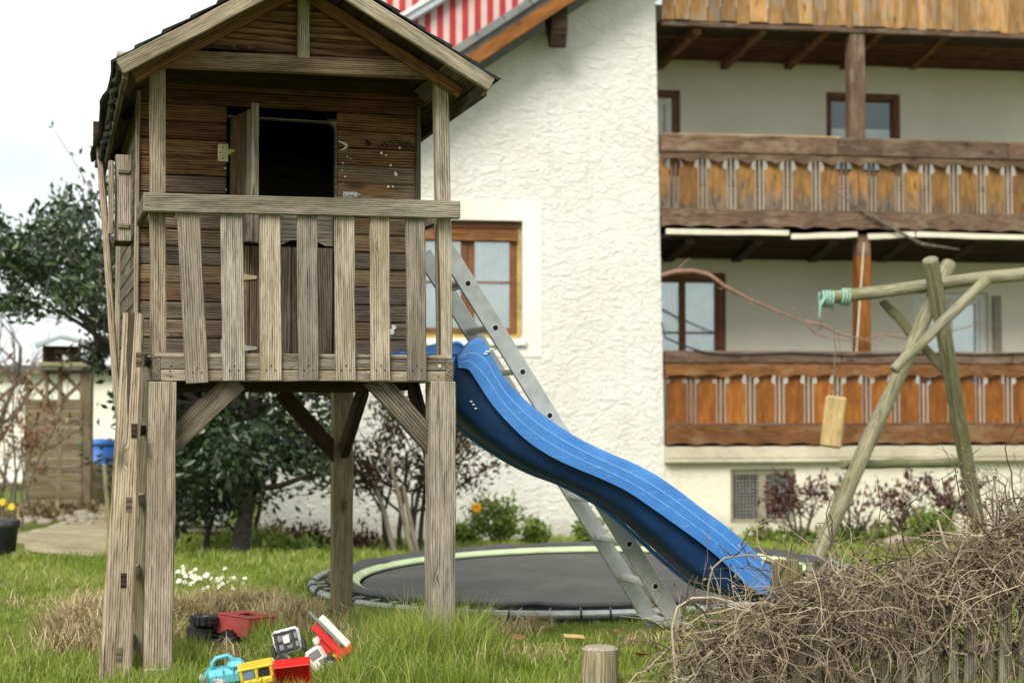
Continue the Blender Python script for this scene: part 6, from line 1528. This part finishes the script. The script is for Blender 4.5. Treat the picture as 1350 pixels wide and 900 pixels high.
# stones of the border
def stone(px, py, Y, sz, label, seed):
    r_ = random.Random(seed); p = at(px, py, Y); m = MB(); n1_, n2_ = 7, 10; vs = []; fs = []
    for i in range(n1_+1):
        th = math.pi*i/n1_
        for j in range(n2_):
            a = 2*math.pi*j/n2_; k = 1 + .16*math.sin(3*a+seed)*math.sin(th) + r_.uniform(-.07, .07); vs.append((sz*1.3*k*math.sin(th)*math.cos(a), sz*k*math.sin(th)*math.sin(a), sz*.75*k*math.cos(th)))
    for i in range(n1_):
        for j in range(n2_): fs.append((i*n2_+j, i*n2_+(j+1) % n2_, (i+1)*n2_+(j+1) % n2_, (i+1)*n2_+j))
    m.add(vs, fs); o = m.build('stone', M_STONE, None, smooth=True); o.location = (p.x, Y, gz(p.x, Y)+sz*.35); tag(o, label, 'stone', 'stones edging the border'); return o
for k, (px, sz) in enumerate(((1178, .1), (1195, .13), (1215, .11), (1243, .15), (1262, .12))):
    stone(px, 722, 17.4, sz, ['leftmost small stone of the border under the swing', 'second stone from the left in the border under the swing', 'middle stone in the border under the swing', 'biggest stone of the border under the swing', 'rightmost stone of the border beside the swing leg'][k], k+3)
r = random.Random(13)
for k in range(30):
    px = r.uniform(20, 125); Y = r.uniform(16.6, 18.4); o = stone(px, 700, Y, r.uniform(.03, .075), 'small pale rubble stone beside the beige path', k+40); o['group'] = 'rubble stones beside the path'
# path
pm = MB(); pts_l = [(45, 13.4), (15, 14.6), (25, 15.6), (70, 16.6), (115, 18.4), (125, 19.5), (160, 19.5), (200, 17.0), (215, 15.0), (205, 13.4), (120, 13.0)]
vs = []
for px, Y in pts_l: p = at(px, 600, Y); vs.append((p.x, Y))
c0 = (sum(v[0] for v in vs)/len(vs), sum(v[1] for v in vs)/len(vs)); V_ = []; F_ = []; R_ = 8
for k in range(len(vs)*4):
    i = k//4; f = (k % 4)/4; a, b = vs[i], vs[(i+1) % len(vs)]; e = (a[0]+(b[0]-a[0])*f, a[1]+(b[1]-a[1])*f)
    for q in range(R_+1):
        t = q/R_; jx = 1+.05*math.sin(k*2.7)*(q == R_); x, y = c0[0]+(e[0]-c0[0])*t*jx, c0[1]+(e[1]-c0[1])*t*jx; V_.append((x, y, gz(x, y)+.006+.012*(1-t)))
n_ = len(vs)*4
for k in range(n_):
    for q in range(R_): F_.append((k*(R_+1)+q, k*(R_+1)+q+1, ((k+1) % n_)*(R_+1)+q+1, ((k+1) % n_)*(R_+1)+q))
pm.add(V_, F_); struct(pm.build('path', M_PATH, smooth=True), 'trodden beige garden path')

# ------------------------------------------------------------------ rotten picket fence with a dry climber in the foreground
W_PICK = wood('rotten_picket_wood', (0.06, 0.05, 0.035), (0.2, 0.175, 0.125), (0.36, 0.33, 0.26), 0.8, stain=(0.15, 0.15, 0.05), stain_amt=.5)
def Yf(px): return 6.02 + (px-900)/450*0.2
pf0 = at(1120, 900, Yf(1120)); pf0.z = gz(pf0.x, pf0.y)
fence = thing('picket_fence', 'low rotten grey picket fence buried under a dry climber', 'fence', pf0)
r = random.Random(17); px = 915.0
def tophedge(px): return np.interp(px, [880, 905, 930, 960, 990, 1020, 1050, 1100, 1150, 1200, 1250, 1290, 1320, 1350, 1400], [868, 850, 822, 806, 800, 790, 765, 752, 748, 742, 725, 702, 688, 672, 655])
while px < 1420:
    Y = Yf(px)-.05+r.uniform(-.02, .02); base = at(px, 900, Y); base.z = gz(base.x, Y)-.05
    ty = max(tophedge(px)+r.uniform(30, 80), 790) if px > 960 else r.uniform(868, 890)
    tp_ = at(px+r.uniform(-5, 5), ty, Y)
    plank('picket', fence, base-pf0, tp_-pf0, r.uniform(.04, .062), .018, W_PICK, (1, 0, 0), segs=3, jit=.003)
    m = MB(); tl = tp_-pf0; m.add([tl+V((-.02, -.008, -.01)), tl+V((.018, -.008, -.01)), tl+V((.018, .008, -.01)), tl+V((-.02, .008, -.01)), tl+V((r.uniform(-.012, .012), 0, r.uniform(.015, .05)))], [(0, 1, 4), (1, 2, 4), (2, 3, 4), (3, 0, 4)]); m.build('splintered_tip', W_PICK, fence)
    px += r.uniform(17, 27)
for ty in (120,):
    a, b = at(930, 850, Yf(930)), at(1420, 850, Yf(1420)); plank('rail', fence, V((a.x, a.y+.03, .12 if ty > 100 else .3))-V((pf0.x, pf0.y, pf0.z)), V((b.x, b.y+.03, .14 if ty > 100 else .36))-V((pf0.x, pf0.y, pf0.z)), .05, .03, W_PICK)
for px, ty, w_ in ((1037, 737, .1), (1052, 744, .03), (1068, 741, .026), (1079, 739, .022), (1027, 775, .022), (942, 856, .028), (952, 868, .024), (968, 866, .026), (922, 866, .03)):
    Y = Yf(px)+.06; a = at(px, 900, Y); a.z = gz(a.x, Y)-.05; plank('broken_picket', fence, a-pf0, at(px, ty, Y)-pf0, w_, .03, W_MOSS if w_ > .05 else W_PICK, (1, 0, 0), segs=4, jit=.004)
hv = at(1150, 900, Yf(1150)); hv.z = gz(hv.x, hv.y)
hedge = thing('dry_climber', 'tangled leafless brown climber heaped over the picket fence', 'climber', hv)
def tangle():
    rg = random.Random(23); V_ = []; Q_ = []; A_ = []; off = 0; lp = []
    def tube(pts, rads, tone, sides=4):
        nonlocal off
        mb = MB(); mb.tube(pts, rads, sides, False); V_.append(np.array(mb.v)); Q_.append(np.array(mb.f)+off); A_.append(np.full(len(mb.v), tone)); off += len(mb.v)
    def inside(deep=0.0):
        px = 890 + 500*rg.random()**.8; top = float(tophedge(px)); Y = Yf(px) + rg.gauss(0, .11) + deep
        low = rg.random() < .2
        py = top + 3 + ((940-top)*rg.random() if low else min(95, 940-top)*rg.random()**1.15)
        return at(px, py, Y) - hv
    def stem(L, n, r0_, tone, deep=0.0, down=.07, fork=0):
        p = inside(deep); d = V((rg.gauss(0, 1), rg.gauss(0, .35), rg.gauss(0, .6))).normalized(); pts = [p]
        for i in range(n):
            d = (d + V((rg.gauss(0, .34), rg.gauss(0, .2), rg.gauss(0, .3)-down))).normalized(); pts.append(pts[-1]+d*L/n)
        tube(pts, [r0_*(1-.5*i/n) for i in range(n+1)], tone, 5 if r0_ > .003 else 4); lp.extend(pts[1:])
        for f in range(fork):                                # forked side shoots
            i = rg.randrange(1, n); q = pts[i]; e = (d + V((rg.gauss(0, .9), rg.gauss(0, .4), rg.gauss(0, .9)))).normalized(); l = L*rg.uniform(.12, .3)
            tube([q, q+e*l*.5+V((0, 0, rg.gauss(0, .006))), q+e*l], [r0_*.55, r0_*.45, r0_*.25], tone, 4)
    T = lambda m_, s_: min(1, max(0, rg.gauss(m_, s_)))
    for k in range(420): stem(rg.uniform(.15, .5), 8, rg.choice([.003, .004, .005]), T(.2, .15), .1)        # rear stems toned dark to paint shade within the heap; front ones paler
    for k in range(330): stem(rg.uniform(.2, .6), 9, rg.choice([.0022, .003, .0042]), T(.52, .27), -.03, .09, 3)
    for k in range(420): stem(rg.uniform(.12, .4), 7, rg.choice([.0014, .0018, .0024]), T(.62, .28), -.05, .05, 2)
    for k in range(110):                                     # shoots hanging down over the pickets
        px = rg.uniform(930, 1390); a_ = at(px, float(tophedge(px))+rg.uniform(30, 80), Yf(px)-.09)-hv; L = rg.uniform(.15, .35); pts = [a_]
        for i in range(6): pts.append(pts[-1]+V((rg.gauss(0, .025), rg.gauss(-.003, .008), -L/6)))
        tube(pts, [.0026-.0002*i for i in range(7)], T(.6, .3), 4); lp.extend(pts[2:])
    for k in range(3600):                                    # short twigs
        p = inside(-.02); d = V((rg.gauss(0, 1), rg.gauss(0, .6), rg.gauss(0, .9))).normalized(); L = rg.uniform(.02, .09); mid = p+d*L*.5+V((rg.gauss(0, .008), 0, rg.gauss(0, .008)))
        tube([p, mid, p+d*L], [.0018, .0015, .0009], T(.45, .35), 3); lp.append(mid)
    # single shoots standing out of the heap
    def shoot(pxs, rads, tone): tube([at(x, y, Yf(x)-.05)-hv for x, y in pxs], rads, tone, 6)
    shoot([(893, 905), (888, 860), (886, 828), (893, 800), (912, 788), (940, 787), (965, 793), (990, 805)], [.006, .006, .0055, .005, .0045, .004, .004, .003], .85)
    shoot([(932, 800), (934, 770), (940, 748), (955, 735), (985, 731), (1010, 733), (1045, 752), (1075, 770)], [.003, .0035, .004, .004, .0035, .003, .0028, .002], .6)
    shoot([(966, 734), (975, 727), (986, 716)], [.004, .003, .0015], .0); shoot([(966, 734), (955, 725), (947, 717)], [.003, .0025, .0015], .0)
    shoot([(1140, 775), (1158, 748), (1180, 737), (1200, 736), (1230, 752), (1262, 790)], [.004, .004, .004, .0035, .003, .002], .0)
    shoot([(1236, 685), (1245, 715), (1262, 745), (1290, 770)], [.006, .006, .0055, .004], .85)
    shoot([(1274, 690), (1275, 720), (1280, 750)], [.004, .004, .004], .8)
    shoot([(968, 790), (964, 762), (961, 745)], [.002, .002, .001], .6); shoot([(976, 800), (990, 780), (1004, 765)], [.002, .0018, .001], .6); shoot([(955, 800), (948, 780), (944, 768)], [.002, .0018, .001], .6)
    me = fast_mesh('stems', np.concatenate(V_), np.concatenate([q for q in Q_ if q.shape[1] == 4]), None, np.concatenate(A_)); meshobj('stems', me, M_TWIG, hedge)
    rg2 = np.random.default_rng(29); sel = rg2.choice(len(lp), 6500); P_ = np.array([tuple(lp[i]) for i in sel]) + rg2.normal(0, .008, (6500, 3))
    v, t1, t2, a = leaf_cloud(P_, np.zeros((6500, 3)), .017, rg2, np.clip(rg2.normal(.42, .34, 6500), 0, 1), 0, .5, .3)
    meshobj('dry_leaves', fast_mesh('dry_leaves', v, None, np.concatenate([t1, t2]), a), M_DRYLEAF, hedge)
tangle()
# blue plastic basin glimpsed through the pickets
p = at(1155, 880, 7.0); p.z = gz(p.x, 7.5); bs = thing('blue_basin', 'light blue plastic basin glimpsed behind the picket fence', 'basin', p)
M_BASIN = plain('pale_blue_plastic', (0.16, 0.36, 0.7), .4, var=.12)
m = MB(); m.lathe([(0, .02), (.16, .0), (.2, .12), (.22, .13), (.22, .14), (.19, .13), (.15, .03), (0, .03)], (0, 0, 0), 28); m.build('bowl', M_BASIN, bs, smooth=True)
# fallen leaves
for k, (px, py, lb_) in enumerate(((681, 853, 'curled brown leaf lying alone right of the stilt'), (812, 845, 'dry reddish leaf behind the post stump'), (846, 878, 'curled brown leaf right of the post stump'), (752, 812, 'tiny brown leaf below the trampoline edge'))):
    x, y = px_ground(px, py); m = MB(); s = .042 if k != 3 else .02
    m.add([(-s, 0, 0), (-s*.3, -s*.5, .012), (s*.5, -s*.35, .004), (s, 0, .018), (s*.4, s*.45, .01), (-s*.4, s*.45, .004), (0, 0, .02)], [(0, 1, 6), (1, 2, 6), (2, 3, 6), (3, 4, 6), (4, 5, 6), (5, 0, 6)])
    o = m.build('fallen_leaf', M_BROWNLEAF); o.location = (x, y, gz(x, y)+.055); o.rotation_euler = (.5, .2, k*1.3); tag(o, lb_, 'leaf', 'fallen leaves on the lawn')

# masses too fine to pick apart singly stay joined as one part of their thing
for o in list(COL.objects):
    if o.parent is not None and o.name.split('.')[0] in ('crown', 'foliage', 'shoots', 'leaves', 'stems', 'dry_leaves', 'twigs', 'petals', 'nail', 'screw', 'paint_fleck', 'wire_mesh', 'tread_ribs', 'scuff', 'white_decal', 'tread', 'trunk', 'string', 'scribble'):
        o['kind'] = 'stuff'
